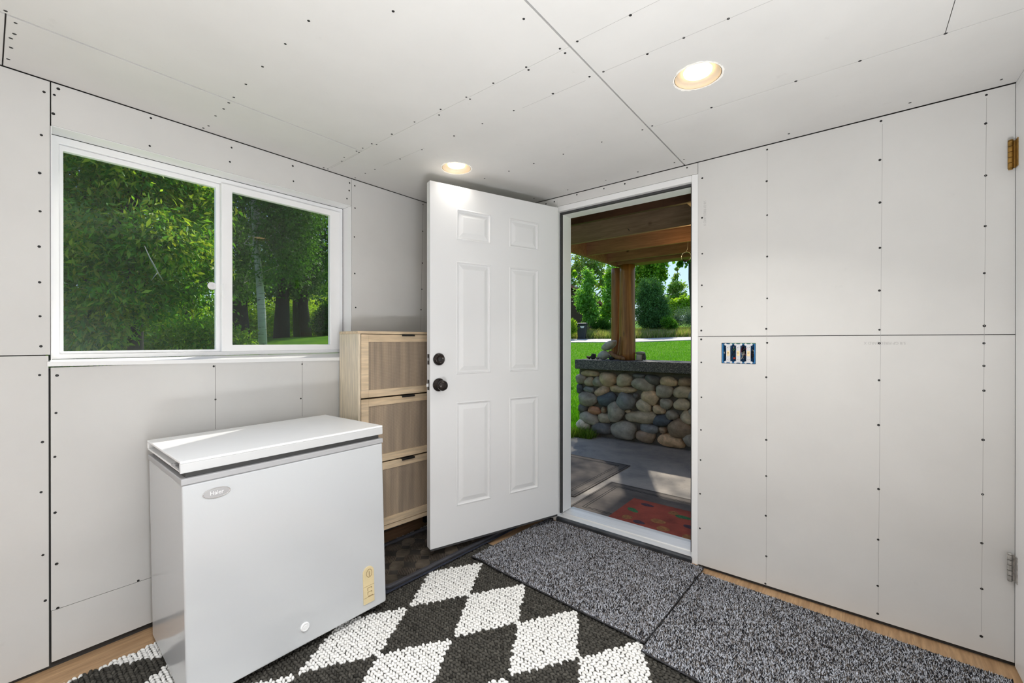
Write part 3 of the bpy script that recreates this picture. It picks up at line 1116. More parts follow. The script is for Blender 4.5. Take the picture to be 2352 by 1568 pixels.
# ================================================================== SHOE CABINET
sc = thing('shoe_cabinet', 'pale oak shoe cabinet with three rattan flip-down doors, between the window and open door', 'cabinet', (0.240, -1.131, 0), (0, 0, -0.100))
CL, CD, CT = 0.585, 0.228, 1.2500
mb = MB()
mb.box(-CD, 0.001, -0.001, CL + .001, CT - .0145, CT)
obj('top_panel', mb, M['oak'], sc, 0.001)
for yy in (0, CL - .0145):
    mb = MB()
    mb.box(-CD, 0, yy, yy + .0145, 0.150, CT - .0148)
    obj('side_panel', mb, M['oakv'], sc, 0.001)
mb = MB()
mb.box(-CD, -CD + .006, .015, CL - .015, 0.152, CT - .015)
obj('back_panel', mb, M['oak'], sc)
mb = MB()
mb.box(-CD + .007, -0.0005, .0148, CL - .0148, 0.150, 0.172)
obj('bottom_panel', mb, M['oak'], sc, 0.001)
for (z0, z1) in ((0.892, 1.2325), (0.533, 0.884), (0.1765, 0.525)):
    y0, y1 = 0.0185, CL - .0185
    mb = MB()
    st_, rl = 0.042, 0.040
    mb.box(-0.018, -0.0005, y0, y0 + st_, z0, z1).box(-0.018, -0.0005, y1 - st_, y1, z0, z1)
    mb.box(-0.018, -0.0007, y0 + st_ + .0003, y1 - st_ - .0003, z0, z0 + rl).box(-0.018, -0.0007, y0 + st_ + .0003, y1 - st_ - .0003, z1 - rl, z1)
    d = obj('flip_door', mb, M['oak'], sc, 0.001)
    mb = MB()
    mb.box(-0.012, -0.0075, y0 + st_ - .002, y1 - st_ + .002, z0 + rl - .002, z1 - rl + .002)
    obj('rattan_panel', mb, M['rattan'], d)
    mb = MB()
    ym = CL / 2 + .005
    mb.box(-0.016, 0.013, ym - .042, ym + .042, z1 + .0005, z1 + .0025).box(0.0115, 0.0135, ym - .042, ym + .042, z1 - .0085, z1 + .0004)
    obj('handle', mb, M['blackmetal'], d, 0.0008)
for fx in (-CD + .03, -.03):
    for fy in (0.03, CL - .03):
        mb = MB()
        mb.box(fx - .014, fx + .014, fy - .014, fy + .014, 0.0235 if fx > -.1 else 0.0165, 0.1498)
        obj('leg', mb, M['blackmetal'], sc)

# ================================================================== RUG
def make_rug():
    x0, x1, y0, y1 = 0.132, 1.95, -2.62, -0.50
    rw_, sl = 0.0262, 0.0165
    rows = int((y1 - y0) / rw_)
    cols = int((x1 - x0) / sl)
    ts = [-0.34, -0.08, 0.22]
    wr_ = [0.72, 1.0, 0.80]
    tv = [(-0.5, 0, 0.25)]
    for t, w in zip(ts, wr_):
        for k in range(6):
            a = 2 * math.pi * k / 6
            tv.append((t, 0.5 * w * math.cos(a), 0.45 + 0.5 * w * math.sin(a)))
    tv.append((0.5, 0, 0.2))
    tv = np.array(tv)
    tri, quad = [], []
    for k in range(6):
        k2 = (k + 1) % 6
        tri.append((0, 1 + k2, 1 + k))
        tri.append((19, 13 + k, 13 + k2))
        for r in range(2):
            quad.append((1 + r * 6 + k, 1 + r * 6 + k2, 7 + r * 6 + k2, 7 + r * 6 + k))
    tri, quad = np.array(tri), np.array(quad)
    R = np.random.RandomState(3)
    j, i = np.meshgrid(np.arange(rows), np.arange(cols), indexing='ij')
    j, i = j.ravel(), i.ravel()
    V, C = [], []
    for side in (-1, 1):
        yc = y0 + (j + 0.5) * rw_ + side * rw_ * 0.235 + R.normal(0, .0008, len(j))
        xc = x0 + (i + 0.5) * sl + 0.004 * np.sin(j * 1.7) + R.normal(0, .001, len(j))
        keep = ~((xc < 0.57) & (yc > -1.90) & (yc < -1.30))          # nothing under the freezer
        yc, xc = yc[keep], xc[keep]
        an = -side * (0.50 + R.normal(0, .06, len(xc)))
        L = 0.0235 * (1 + R.normal(0, .05, len(xc)))
        Wd = 0.0118 * (1 + R.normal(0, .07, len(xc)))
        Hh = 0.0125 * (1 + R.normal(0, .10, len(xc)))
        lx = tv[None, :, 0] * L[:, None]
        ly = tv[None, :, 1] * Wd[:, None]
        lz = np.maximum(tv[None, :, 2] * Hh[:, None], 0.0006)
        X = xc[:, None] + lx * np.cos(an)[:, None] - ly * np.sin(an)[:, None]
        Y = yc[:, None] + lx * np.sin(an)[:, None] + ly * np.cos(an)[:, None]
        V.append(np.stack([X, Y, lz], -1).reshape(-1, 3))
        a = (xc - 0.8745) / 0.2985
        b = (yc + 0.9400 + 0.045 * (xc - .875)) / 0.4886
        p, q = np.floor(a + b), np.floor(a - b)
        wht = ((p + q) % 2 == 0)
        base = np.where(wht[:, None], np.array([[0.80, 0.79, 0.765]]), np.array([[0.062, 0.058, 0.050]]))
        base = base * (1 + R.normal(0, .10, (len(xc), 1)) * np.where(wht, .45, 2.0)[:, None])
        C.append(np.repeat(np.clip(base, 0.01, 1), 20, axis=0))
    V, C = np.concatenate(V), np.concatenate(C)
    n = len(V) // 20
    off = (np.arange(n) * 20)[:, None, None]
    T = (tri[None] + off).reshape(-1, 3)
    Q = (quad[None] + off).reshape(-1, 4)
    return fast_mesh('area_rug', V, T, Q, C, True), (x0, x1, y0, y1)


rug_me, (rx0, rx1, ry0, ry1) = make_rug()
rg = thing('area_rug', 'chunky braided rug with white and charcoal diamonds on the plywood floor', 'rug')
mobj('braided_wool', rug_me, M['attr'], rg)
mb = MB()
mb.box(rx0 + .004, rx1 - .004, ry0 + .004, ry1 - .004, 0.0004, 0.0030)
obj('rug_backing', mb, mat('rug_backing', (0.05, 0.047, 0.04), 0.9), rg)


# ================================================================== DOOR MATS
def pile(name, poly, z, n, h, seed, parent, fold=None):
    """tufted pile over a quad (corner order a, b, c, d)"""
    R = np.random.RandomState(seed)
    a, b, c, d = [np.array(q) for q in poly]
    s, t = R.rand(n), R.rand(n)
    P = (a[None] * ((1 - s) * (1 - t))[:, None] + b[None] * (s * (1 - t))[:, None] + c[None] * (s * t)[:, None] + d[None] * ((1 - s) * t)[:, None])
    r = 0.0026 * (1 + R.normal(0, .2, n))
    ph = R.rand(n) * 6.28
    hh = h * (0.75 + .5 * R.rand(n))
    V = np.zeros((n, 4, 3))
    zz = z + (fold(P[:, 0], P[:, 1]) if fold else 0)
    for k in range(3):
        V[:, k, 0] = P[:, 0] + r * np.cos(ph + k * 2.094)
        V[:, k, 1] = P[:, 1] + r * np.sin(ph + k * 2.094)
        V[:, k, 2] = zz
    le = R.normal(0, 1, (n, 2)) * 0.0028
    V[:, 3, 0] = P[:, 0] + le[:, 0]
    V[:, 3, 1] = P[:, 1] + le[:, 1]
    V[:, 3, 2] = zz + hh
    tri = np.array([(0, 1, 3), (1, 2, 3), (2, 0, 3)])
    T = (tri[None] + (np.arange(n) * 4)[:, None, None]).reshape(-1, 3)
    pal = np.array([(0.016, 0.016, 0.020), (0.50, 0.52, 0.58), (0.10, 0.085, 0.075), (0.24, 0.22, 0.21)])
    ci = R.choice(4, n, p=[0.38, 0.34, 0.13, 0.15])
    C = np.repeat(pal[ci] * (1 + R.normal(0, .12, (n, 1))), 4, axis=0)
    me = fast_mesh(name, V.reshape(-1, 3), T, None, np.clip(C, 0.004, 1))
    o = mobj(name, me, M['attr'], parent)
    o['kind'] = 'stuff'
    return o


def mat_edge(mb, poly, z, fold=None, r=0.0038):
    pts = []
    for k in range(len(poly)):
        p, q = poly[k], poly[(k + 1) % len(poly)]
        for s in range(24):
            t = s / 24
            x, y = p[0] + (q[0] - p[0]) * t, p[1] + (q[1] - p[1]) * t
            pts.append((x, y, z + (fold(np.array([x]), np.array([y]))[0] if fold else 0)))
    mb.tube(pts, r, 6, closed=True)


def doormat(label, poly, seed, n, fold=None):
    t = thing('doormat', label, 'mat', group='grey tufted doormats')
    mb = MB()
    N = 24
    a, b, c, d = [np.array(q) for q in poly]
    vs, fs = [], []
    for i in range(N + 1):
        for j in range(N + 1):
            s, q = i / N, j / N
            p = a * (1 - s) * (1 - q) + b * s * (1 - q) + c * s * q + d * (1 - s) * q
            f = fold(np.array([p[0]]), np.array([p[1]]))[0] if fold else 0
            vs.append((p[0], p[1], 0.0205 + f))
    for i in range(N):
        for j in range(N):
            fs.append((i * (N + 1) + j, (i + 1) * (N + 1) + j, (i + 1) * (N + 1) + j + 1, i * (N + 1) + j + 1))
    mb.add(vs, fs)
    k = len(mb.v)
    mb.add([(x, y, z - .003) for x, y, z in vs], [q[::-1] for q in fs])
    obj('backing', mb, M['rubber'], t)
    pile('tufted_pile', poly, 0.0200, n, 0.0085, seed, t, fold)
    mb = MB()
    mat_edge(mb, poly, 0.0195, fold)
    obj('black_binding', mb, M['rubber'], t, smooth=True)


def foldA(x, y):
    return 0.010 * np.exp(-(((x - 0.735) / .05) ** 2 + ((y + .70) / .06) ** 2))


doormat('grey tufted doormat right in front of the open doorway', [(0.655, -0.700), (1.640, -0.752), (1.672, -0.030), (0.700, -0.030)], 21, 62000, foldA)
doormat('grey tufted doormat along the bare wall at lower right', [(1.6490, -0.800), (2.690, -0.880), (2.705, -0.135), (1.6800, -0.088)], 22, 66000)

# navy mat and rubber boot tray behind the door
mb = MB()
mb.box(-0.195, 0.228, -0.572, 0.50, 0, 0.0045)
nm = obj('floor_mat', mb, mat('navy_carpet', (0.020, 0.024, 0.042), 0.95, 0, 0.7, 180), None, 0.002, loc=(0.375, -0.64, 0.0155))
nm.rotation_euler = (0, 0, -0.045)
tag(nm, 'thin navy mat peeping out under the black boot tray', 'mat')
bt = thing('boot_tray', 'black ribbed rubber boot tray on the floor under the open door', 'boot tray', (0.392, -0.640, 0.0205), (0, 0, -0.045))
TX, TY = 0.200, 0.545


def rrect(hx, hy, r, n=6):
    pts = []
    for cx, cy, a0 in ((hx - r, hy - r, 0), (-hx + r, hy - r, 90), (-hx + r, -hy + r, 180), (hx - r, -hy + r, 270)):
        for k in range(n + 1):
            a = math.radians(a0 + 90 * k / n)
            pts.append((cx + r * math.cos(a), cy + r * math.sin(a)))
    return pts


mb = MB()
mb.prism(rrect(TX, TY, .05), 2, 0, 0.003)
obj('tray_floor', mb, mat('muddy_rubber', (0.030, 0.026, 0.023), 0.7, 0, 0.6, 9), bt)
mb = MB()
mb.ring(rrect(TX, TY, .05), rrect(TX - .020, TY - .020, .035), 2, 0.0031, 0.017)
obj('tray_rim', mb, mat('rim_rubber', (0.050, 0.050, 0.060), 0.5, 0, 0.15, 20), bt, 0.004)
mb = MB()
R = random.Random(4)
blk = 0.098
for bi in range(4):
    for bj in range(11):
        cx, cy = -TX + .022 + .089 * (bi + .5), -TY + .026 + blk * (bj + .5) - .004
        if abs(cy) > TY - .04:
            continue
        ang = math.radians(45 if (bi + bj) % 2 else -45)
        ang += math.radians(0)
        for k in range(11):
            o_ = (k - 5) * 0.0082
            hl = max(0.008, 0.042 - abs(o_) * 0.25) * 0.9
            Mx = Matrix.Translation((cx, cy, 0.003)) @ Matrix.Rotation(ang, 4, 'Z') @ Matrix.Translation((0, o_, 0))
            mb.box(-hl, hl, -.0022, .0022, 0, 0.0045, Mx)
obj('tread_ribs', mb, mat('dusty_rubber', (0.085, 0.068, 0.052), 0.6, 0, 0.7, 9), bt)

# ================================================================== OUTSIDE
def hgt(x, y):
    r = math.hypot(x - 1.0, y + 1.0)
    base = -0.14 + 0.066 * max(0.0, r - 5.0)
    b = 0.80 * math.exp(-(((x + 13.0) / 5.5) ** 2 + ((y - 6.0) / 5.0) ** 2))
    return base + b + .03 * math.sin(x * .6) * math.sin(y * .5) * min(1, max(0, r - 5) * .2)


def G(u, depth):
    d = FW + RT * (u - W_PX / 2) / F_PX
    x, y = CAM[0] + d[0] * depth, CAM[1] + d[1] * depth
    return x, y, hgt(x, y)


def vz(v, depth):
    return CAM[2] - depth * (v - 782.5) / F_PX


def lawn_mat():
    a = NT('lawn')
    vec = a.coord()
    n1 = a.noise(vec, 1.1, 5, 0.6)
    n2 = a.noise(vec, 26, 5, 0.7)
    c = a.ramp(n1, [(0.3, (0.055, 0.19, 0.008)), (0.7, (0.14, 0.30, 0.016))])
    f = a.ramp(n2, [(0.3, (0.55, 0.6, 0.5)), (0.7, (1.3, 1.25, 1.1))])
    a.l(a.mix(1.0, c, f, 'MULTIPLY'), a.bsdf.inputs['Base Color'])
    a.bsdf.inputs['Roughness'].default_value = 0.9
    a.bsdf.inputs['Specular IOR Level'].default_value = 0.05
    a.bump(n2, 0.6, 0.03)
    return a.m


mb = MB()
N = 110
gx = [-70 + 110 * (i / N) for i in range(N + 1)]
gy = [-40 + 115 * (i / N) for i in range(N + 1)]
gx = sorted(set([round(q, 3) for q in gx]))
vs = [(x, y, hgt(x, y)) for x in gx for y in gy]
fs = []
for i in range(len(gx) - 1):
    for j in range(len(gy) - 1):
        if gx[i + 1] < 4.4 and gx[i] > -0.9 and gy[j] > -6 and gy[j + 1] < 0.0:
            continue
        m_ = len(gy)
        fs.append((i * m_ + j, (i + 1) * m_ + j, (i + 1) * m_ + j + 1, i * m_ + j + 1))
mb.add(vs, fs)
tag(obj('lawn', mb, lawn_mat(), None, smooth=True), 'green mown lawn rising beyond the stone wall', 'lawn', kind='structure')


# road strip follows the ground
def strip(mb, us, d0, d1, lift):
    vs = []
    for u in us:
        for dd in (d0, d1):
            x, y, z = G(u, dd)
            vs.append((x, y, z + lift))
    fs = [(2 * i, 2 * i + 2, 2 * i + 3, 2 * i + 1) for i in range(len(us) - 1)]
    b = len(vs)
    mb.add(vs + [(x, y, z - .25) for x, y, z in vs], fs + [(b + a, b + c, b + d, b + e) for a, e, d, c in [(q[0], q[3], q[2], q[1]) for q in fs]]
           + [(2 * i, b + 2 * i, b + 2 * i + 2, 2 * i + 2) for i in range(len(us) - 1)])


mb = MB()
strip(mb, list(range(1180, 1640, 20)), 25.0, 27.6, 0.05)
tag(obj('road', mb, mat('gravel_road', (0.50, 0.47, 0.44), 0.95, 0, 0.15, 3)), 'pale gravel road across the far side of the lawn', 'road', kind='structure')

# patio slab
def concrete():
    a = NT('stained_concrete')
    vec = a.coord()
    n1 = a.noise(vec, 1.6, 7, 0.65, 0.4)
    n2 = a.noise(vec, 45, 4, 0.7)
    c = a.ramp(n1, [(0.30, (0.20, 0.185, 0.175)), (0.5, (0.36, 0.32, 0.275)), (0.72, (0.50, 0.43, 0.36))])
    sp = a.ramp(n2, [(0.27, (0.25, 0.23, 0.22)), (0.36, (1, 1, 1))])
    a.l(a.mix(1.0, c, sp, 'MULTIPLY'), a.bsdf.inputs['Base Color'])
    a.bsdf.inputs['Roughness'].default_value = 0.85
    a.bump(n2, 0.2, 0.004)
    return a.m


mb = MB()
mb.prism([(-0.70, 0.155), (4.5, 0.155), (4.5, 3.3), (-0.70, 3.3)], 2, -0.30, -0.10)
tag(obj('patio', mb, concrete()), 'stained concrete patio slab outside the doorway', 'patio', kind='structure')


def outmat(name, c, rng):
    return mat(name, c, 0.9, 0, 0.35, rng, 0.3, 90)


def ribbed_mat(label, x0, x1, y0, y1, z):
    t = thing('outdoor_mat', label, 'mat', group='brown bordered outdoor mats')
    mb = MB()
    mb.box(x0, x1, y0, y1, z, z + .008)
    obj('mat_base', mb, outmat('faded_mat', (0.115, 0.095, 0.080), 5), t, 0.003)
    mb = MB()
    for o in (0.018, 0.085, 0.105):
        frame4_z(mb, x0 + o, x1 - o, y0 + o, y1 - o, 0.006, z + .0079, z + .0088)
    objs('border_line', mb, mat('mat_groove', (0.02, 0.018, 0.016), 0.9), t)


def frame4_z(mb, x0, x1, y0, y1, w, z0, z1):
    mb.ring([(x0, y0), (x1, y0), (x1, y1), (x0, y1)], [(x0 + w, y0 + w), (x1 - w, y0 + w), (x1 - w, y1 - w), (x0 + w, y1 - w)], 2, z0, z1)


ribbed_mat('brown bordered outdoor mat farther from the doorway, at the patio edge', -0.50, 0.475, 0.70, 1.83, -0.0995)
ribbed_mat('brown bordered outdoor mat just outside the threshold, under the red mat', 0.545, 2.35, 0.46, 1.24, -0.0995)


def red_mat():
    t = thing('red_mat', 'red patterned coir mat with green leaves outside the threshold', 'mat', (0, 0, 0))
    x0, x1, y0, y1, z = 0.885, 1.95, 0.30, 0.945, -0.0895
    mb = MB()
    mb.box(x0, x1, y0, y1, z, z + .012)
    obj('mat_base', mb, mat('red_coir', (0.27, 0.050, 0.028), 0.95, 0, 0.35, 7, 0.4, 200), t, 0.003)
    R = random.Random(9)
    spots = [(1.03, .86, 'k', .07, .02), (0.98, .70, 'g', .07, .022), (1.20, .62, 'o', .07, .03), (1.24, .83, 'o', .05, .03), (1.32, .80, 'g', .08, .022),
             (1.10, .52, 'k', .06, .022), (1.27, .52, 'o', .06, .03), (1.40, .66, 'k', .06, .02), (1.44, .50, 'o', .05, .03), (1.40, .40, 'o', .06, .03),
             (1.52, .56, 'g', .05, .022), (1.00, .55, 'o', .05, .03), (1.15, .40, 'g', .06, .02), (1.55, .80, 'o', .06, .03), (1.30, .36, 'k', .06, .02), (1.65, .7, 'g', .06, .02)]
    mm = {'k': mat('mat_print_dark', (0.06, 0.03, 0.045), 0.95, 0, 0.4, 60), 'g': mat('mat_print_green', (0.035, 0.14, 0.05), 0.95, 0, 0.4, 60), 'o': mat('mat_print_ochre', (0.26, 0.11, 0.035), 0.95, 0, 0.4, 60)}
    for k in 'kgo':
        mb = MB()
        for sx_, sy_, kk, a, b in spots:
            if kk == k:
                ang = R.uniform(-.5, .5)
                n = 14
                pts = []
                for q in range(n):
                    th = 2 * math.pi * q / n
                    px, py = a * .75 * math.cos(th), 1.25 * b * math.sin(th) * (1 + .15 * math.cos(3 * th))
                    pts.append((sx_ + px * math.cos(ang) - py * math.sin(ang), sy_ + px * math.sin(ang) + py * math.cos(ang)))
                mb.prism(pts, 2, z + .0115, z + .0126)
        objs('printed_leaf', mb, mm[k], t)


red_mat()

# ---- river stone wall -------------------------------------------------
STN = [(-0.551, 0.751, 0.127, 0.048, -0.03, 't'), (-0.693, 0.664, 0.077, 0.069, 0.06, 'g'), (-0.562, 0.635, 0.066, 0.064, 0.06, 'y'), (-0.417, 0.64, 0.083, 0.067, -0.26, 'g'), (-0.281, 0.687, 0.121, 0.096, -0.27, 't'), (-0.051, 0.685, 0.108, 0.085, 0.06, 'y'), (0.144, 0.751, 0.084, 0.033, -0.03, 'd'), (0.198, 0.644, 0.136, 0.088, -0.19, 'g'), (0.32, 0.715, 0.088, 0.063, -0.38, 'd'), (0.525, 0.704, 0.103, 0.063, -0.03, 't'), (0.715, 0.708, 0.085, 0.055, -0.03, 'b'), (-0.716, 0.529, 0.046, 0.065, 0.07, 'u'), (-0.562, 0.526, 0.084, 0.04, -0.01, 's'), (-0.366, 0.524, 0.111, 0.062, 0.46, 'p'), (-0.077, 0.564, 0.166, 0.047, -0.01, 't'), (0.464, 0.582, 0.107, 0.08, -0.01, 'g'), (0.69, 0.585, 0.112, 0.069, 0.08, 'y'), (-0.584, 0.395, 0.143, 0.1, 0.01, 'g'), (-0.302, 0.415, 0.143, 0.081, 0.32, 'u'), (-0.027, 0.411, 0.123, 0.109, -0.25, 's'), (0.105, 0.491, 0.035, 0.037, 0.08, 'd'), (0.291, 0.491, 0.105, 0.087, -0.45, 't'), (0.208, 0.377, 0.101, 0.078, -0.08, 'y'), (0.488, 0.428, 0.077, 0.065, -0.08, 'g'), (0.67, 0.436, 0.096, 0.069, 0.0, 'y'), (-0.663, 0.264, 0.068, 0.06, 0.1, 'd'), (-0.485, 0.246, 0.1, 0.053, 0.1, 'r'), (-0.345, 0.27, 0.038, 0.043, 0.1, 'b'), (-0.168, 0.265, 0.117, 0.126, 0.1, 'g'), (-0.007, 0.285, 0.039, 0.022, 0.1, 't'), (0.402, 0.345, 0.078, 0.053, -0.16, 't'), (0.17, 0.23, 0.195, 0.082, 0.11, 'y'), (0.56, 0.295, 0.072, 0.063, 0.11, 'g'), (-0.562, 0.13, 0.139, 0.083, -0.12, 'g'), (-0.334, 0.16, 0.089, 0.068, 0.11, 'y'), (0.441, 0.22, 0.117, 0.067, 0.29, 'u'), (0.732, 0.285, 0.072, 0.077, -0.26, 'y'), (-0.652, 0.038, 0.091, 0.09, -0.55, 'l'), (-0.366, 0.015, 0.147, 0.082, 0.05, 'd'), (-0.051, 0.037, 0.169, 0.116, -0.04, 'g'), (0.275, 0.094, 0.126, 0.058, -0.01, 's'), (0.453, 0.101, 0.046, 0.044, 0.13, 'b'), (0.652, 0.146, 0.137, 0.107, 0.55, 'b'), (0.226, -0.005, 0.123, 0.076, -0.03, 'b'), (0.542, -0.017, 0.151, 0.081, 0.0, 'o'), (0.756, 0.032, 0.061, 0.094, 0.48, 'g')]
SCOL = {'t': (0.36, 0.285, 0.205), 'g': (0.225, 0.215, 0.195), 'y': (0.32, 0.285, 0.225), 'd': (0.105, 0.105, 0.11), 'b': (0.22, 0.165, 0.12), 'u': (0.065, 0.08, 0.105),
        's': (0.15, 0.16, 0.175), 'p': (0.36, 0.27, 0.21), 'r': (0.30, 0.16, 0.10), 'l': (0.42, 0.40, 0.36), 'o': (0.42, 0.29, 0.18)}
R = random.Random(31)
xx = 0.90
while xx < 4.1:                                           # the wall carries on out of sight to the right
    for zz in (0.03, 0.20, 0.37, 0.54, 0.71):
        STN.append((xx + R.uniform(-.05, .05), zz + R.uniform(-.02, .02), R.uniform(.09, .14), R.uniform(.06, .085), R.uniform(-.3, .3), R.choice('tgydbusy')))
    xx += 0.235
V, Q, C = [], [], []
WYF = 2.86
nn, mm_ = 20, 12
for k, (sx_, sz_, a, b, ang, cc) in enumerate(STN):
    R = random.Random(100 + k)
    ph = [R.uniform(0, 6.28) for _ in range(8)]
    base = len(V)
    col = np.array(SCOL[cc]) * (1.8, 1.62, 1.45) * R.uniform(.85, 1.15)
    dep = min(a, b) * R.uniform(.75, 1.0) + .015
    pw = R.uniform(2.2, 3.0)
    for i in range(mm_ + 1):
        la = -math.pi / 2 + math.pi * i / mm_
        for q in range(nn):
            lo = 2 * math.pi * q / nn
            d = np.array((math.cos(la) * math.cos(lo), math.sin(la), math.cos(la) * math.sin(lo)))
            g = (abs(d[0]) ** pw + abs(d[1]) ** 2 + abs(d[2]) ** pw) ** (-1 / pw)
            j = 1 + .06 * math.sin(2 * lo + ph[0]) + .06 * math.sin(3 * lo + ph[1]) + .05 * math.sin(4 * d[1] + 2 * d[0] + ph[2]) + .03 * math.sin(5 * lo + ph[3])
            px, py, pz = a * 1.04 * d[0] * g * j, dep * d[1] * (1 + .08 * math.sin(3 * d[0] + ph[4])), b * 1.04 * d[2] * g * j
            V.append((sx_ + px * math.cos(ang) - pz * math.sin(ang), WYF + .012 + py, sz_ + px * math.sin(ang) + pz * math.cos(ang)))
            st_ = 1 + .12 * math.sin(6 * d[2] + 3 * d[0] + ph[5])
            C.append(col * st_)
    for i in range(mm_):
        for q in range(nn):
            q2 = (q + 1) % nn
            Q.append((base + i * nn + q, base + i * nn + q2, base + (i + 1) * nn + q2, base + (i + 1) * nn + q))


def stone_mat():
    a = NT('river_stones')
    at = a.n('ShaderNodeVertexColor', layer_name='Col')
    vec = a.coord()
    n1 = a.noise(vec, 14, 7, 0.7, 0.5)
    f = a.ramp(n1, [(0.28, (0.6, 0.58, 0.55)), (0.72, (1.3, 1.3, 1.28))])
    a.l(a.mix(1.0, at.outputs['Color'], f, 'MULTIPLY'), a.bsdf.inputs['Base Color'])
    a.bsdf.inputs['Roughness'].default_value = 0.6
    a.bump(n1, 0.35, 0.01)
    return a.m


rwz = thing('stone_wall', 'low wall of rounded river stones with a dark concrete cap, outside the doorway', 'wall')
mobj('stone_facing', fast_mesh('stone_facing', np.array(V), None, np.array(Q), np.array(C), True), stone_mat(), rwz)
mb = MB()
mb.box(-0.735, 4.2, WYF + .015, 3.20, -0.14, 0.812)
obj('mortar_core', mb, mat('mortar', (0.13, 0.105, 0.08), 0.95, 0, 0.3, 10, 0.4, 50), rwz, 0.02)


def agg():
    a = NT('exposed_aggregate')
    vec = a.coord()
    v = a.n('ShaderNodeTexVoronoi', Scale=150)
    a.l(vec, v.inputs['Vector'])
    g = a.n('ShaderNodeSeparateColor')
    a.l(v.outputs['Color'], g.inputs[0])
    a.l(a.ramp(g.outputs[0], [(0.0, (0.055, 0.052, 0.055)), (0.6, (0.13, 0.12, 0.12)), (1.0, (0.34, 0.31, 0.29))]), a.bsdf.inputs['Base Color'])
    a.bsdf.inputs['Roughness'].default_value = 0.8
    a.bump(v.outputs['Distance'], 0.6, 0.006)
    return a.m


mb = MB()
mb.box(-0.735, 4.2, 2.755, 3.24, 0.8125, 0.942)
obj('concrete_cap', mb, agg(), rwz, 0.012)

# ---- log posts, porch roof ------------------------------------------------
def log_mat():
    a = NT('varnished_log')
    vec = a.coord((9, 9, 0.55))
    n1 = a.noise(vec, 2.2, 7, 0.65, 1.0)
    c = a.ramp(n1, [(0.25, (0.13, 0.042, 0.012)), (0.5, (0.38, 0.15, 0.042)), (0.75, (0.58, 0.27, 0.09))])
    v = a.n('ShaderNodeTexVoronoi', Scale=2.6)
    a.l(a.coord((2.2, 2.2, 0.9)), v.inputs['Vector'])
    kr = a.ramp(v.outputs['Distance'], [(0.03, (1, 1, 1)), (0.14, (0, 0, 0))])
    a.l(a.mix(kr, c, (0.03, 0.012, 0.006)), a.bsdf.inputs['Base Color'])
    a.bsdf.inputs['Roughness'].default_value = 0.38
    a.bump(n1, 0.3, 0.01)
    return a.m


M['log'] = log_mat()
p3 = [onp(1441, 823, 1, 2.98), onp(1416, 818, 1, 3.10)]


def logpost(loc, r, top, label, seed):
    R = random.Random(seed)
    n, m = 28, 14
    mb = MB()
    vs, fs = [], []
    for i in range(m + 1):
        z = loc[2] + (top - loc[2]) * i / m
        for k in range(n):
            a = 2 * math.pi * k / n
            rr = r * (1.05 - .08 * i / m) * (1 + .015 * math.sin(3 * a + i * .4 + seed) + .01 * math.sin(7 * a + seed))
            vs.append((loc[0] + rr * math.cos(a), loc[1] + rr * math.sin(a), z))
    for i in range(m):
        for k in range(n):
            k2 = (k + 1) % n
            fs.append((i * n + k, i * n + k2, (i + 1) * n + k2, (i + 1) * n + k))
    fs += [tuple(range(n))[::-1], tuple(m * n + k for k in range(n))]
    mb.add(vs, fs)
    o = obj('log_post', mb, M['log'], None, smooth=True)
    for q in o.data.polygons[-2:]:
        q.use_smooth = False
    tag(o, label, 'post', 'varnished log posts under the porch roof')


logpost((p3[0][0], 2.98, 0.9425), 0.100, 2.198, 'thick varnished log post standing on the stone wall cap', 1)
logpost((p3[1][0] - .015, 3.13, 0.9425), 0.070, 2.198, 'slimmer varnished log post just left of the thick one', 5)

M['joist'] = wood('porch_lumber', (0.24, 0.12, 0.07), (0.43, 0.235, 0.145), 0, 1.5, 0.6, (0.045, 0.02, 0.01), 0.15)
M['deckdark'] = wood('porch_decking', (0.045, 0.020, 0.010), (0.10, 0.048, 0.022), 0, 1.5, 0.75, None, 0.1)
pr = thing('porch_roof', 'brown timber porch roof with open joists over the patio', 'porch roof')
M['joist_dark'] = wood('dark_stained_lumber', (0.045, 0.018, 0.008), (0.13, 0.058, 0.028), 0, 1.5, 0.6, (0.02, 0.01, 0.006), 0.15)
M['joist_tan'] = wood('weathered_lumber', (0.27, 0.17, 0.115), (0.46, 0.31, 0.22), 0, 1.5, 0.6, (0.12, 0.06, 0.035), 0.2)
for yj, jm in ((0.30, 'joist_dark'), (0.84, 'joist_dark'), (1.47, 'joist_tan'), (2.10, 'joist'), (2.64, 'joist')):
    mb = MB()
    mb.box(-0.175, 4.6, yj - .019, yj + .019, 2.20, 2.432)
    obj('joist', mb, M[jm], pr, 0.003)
mb = MB()
mb.box(-0.215, -0.1755, 0.16, 3.10, 2.19, 2.44)
obj('rim_beam', mb, M['joist'], pr, 0.003)
mb = MB()
mb.box(-0.1755, 4.6, 2.90, 3.10, 2.2005, 2.432)
obj('front_beam', mb, M['joist'], pr, 0.004)
mb = MB()
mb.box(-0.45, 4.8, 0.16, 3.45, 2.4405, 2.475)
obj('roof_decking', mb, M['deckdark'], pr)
mb = MB()
Mx = Matrix.Translation((1.32, 1.155, 2.275)) @ Matrix.Rotation(0.0, 4, 'Z')
mb.box(-.019, .019, -.295, .295, -.05, .05, Mx)
obj('blocking', mb, wood('fresh_lumber', (0.36, 0.18, 0.08), (0.50, 0.28, 0.13), 1, 1.5, 0.6), pr, 0.002)
mb = MB()
pn = onp(1442, 525, 1, 1.447)
mb.tube([pn, pn + np.array([.012, -.02, -.012]), pn + np.array([.03, -.035, -.03])], 0.0025, 6)
obj('bent_nail', mb, M['blackmetal'], pr)

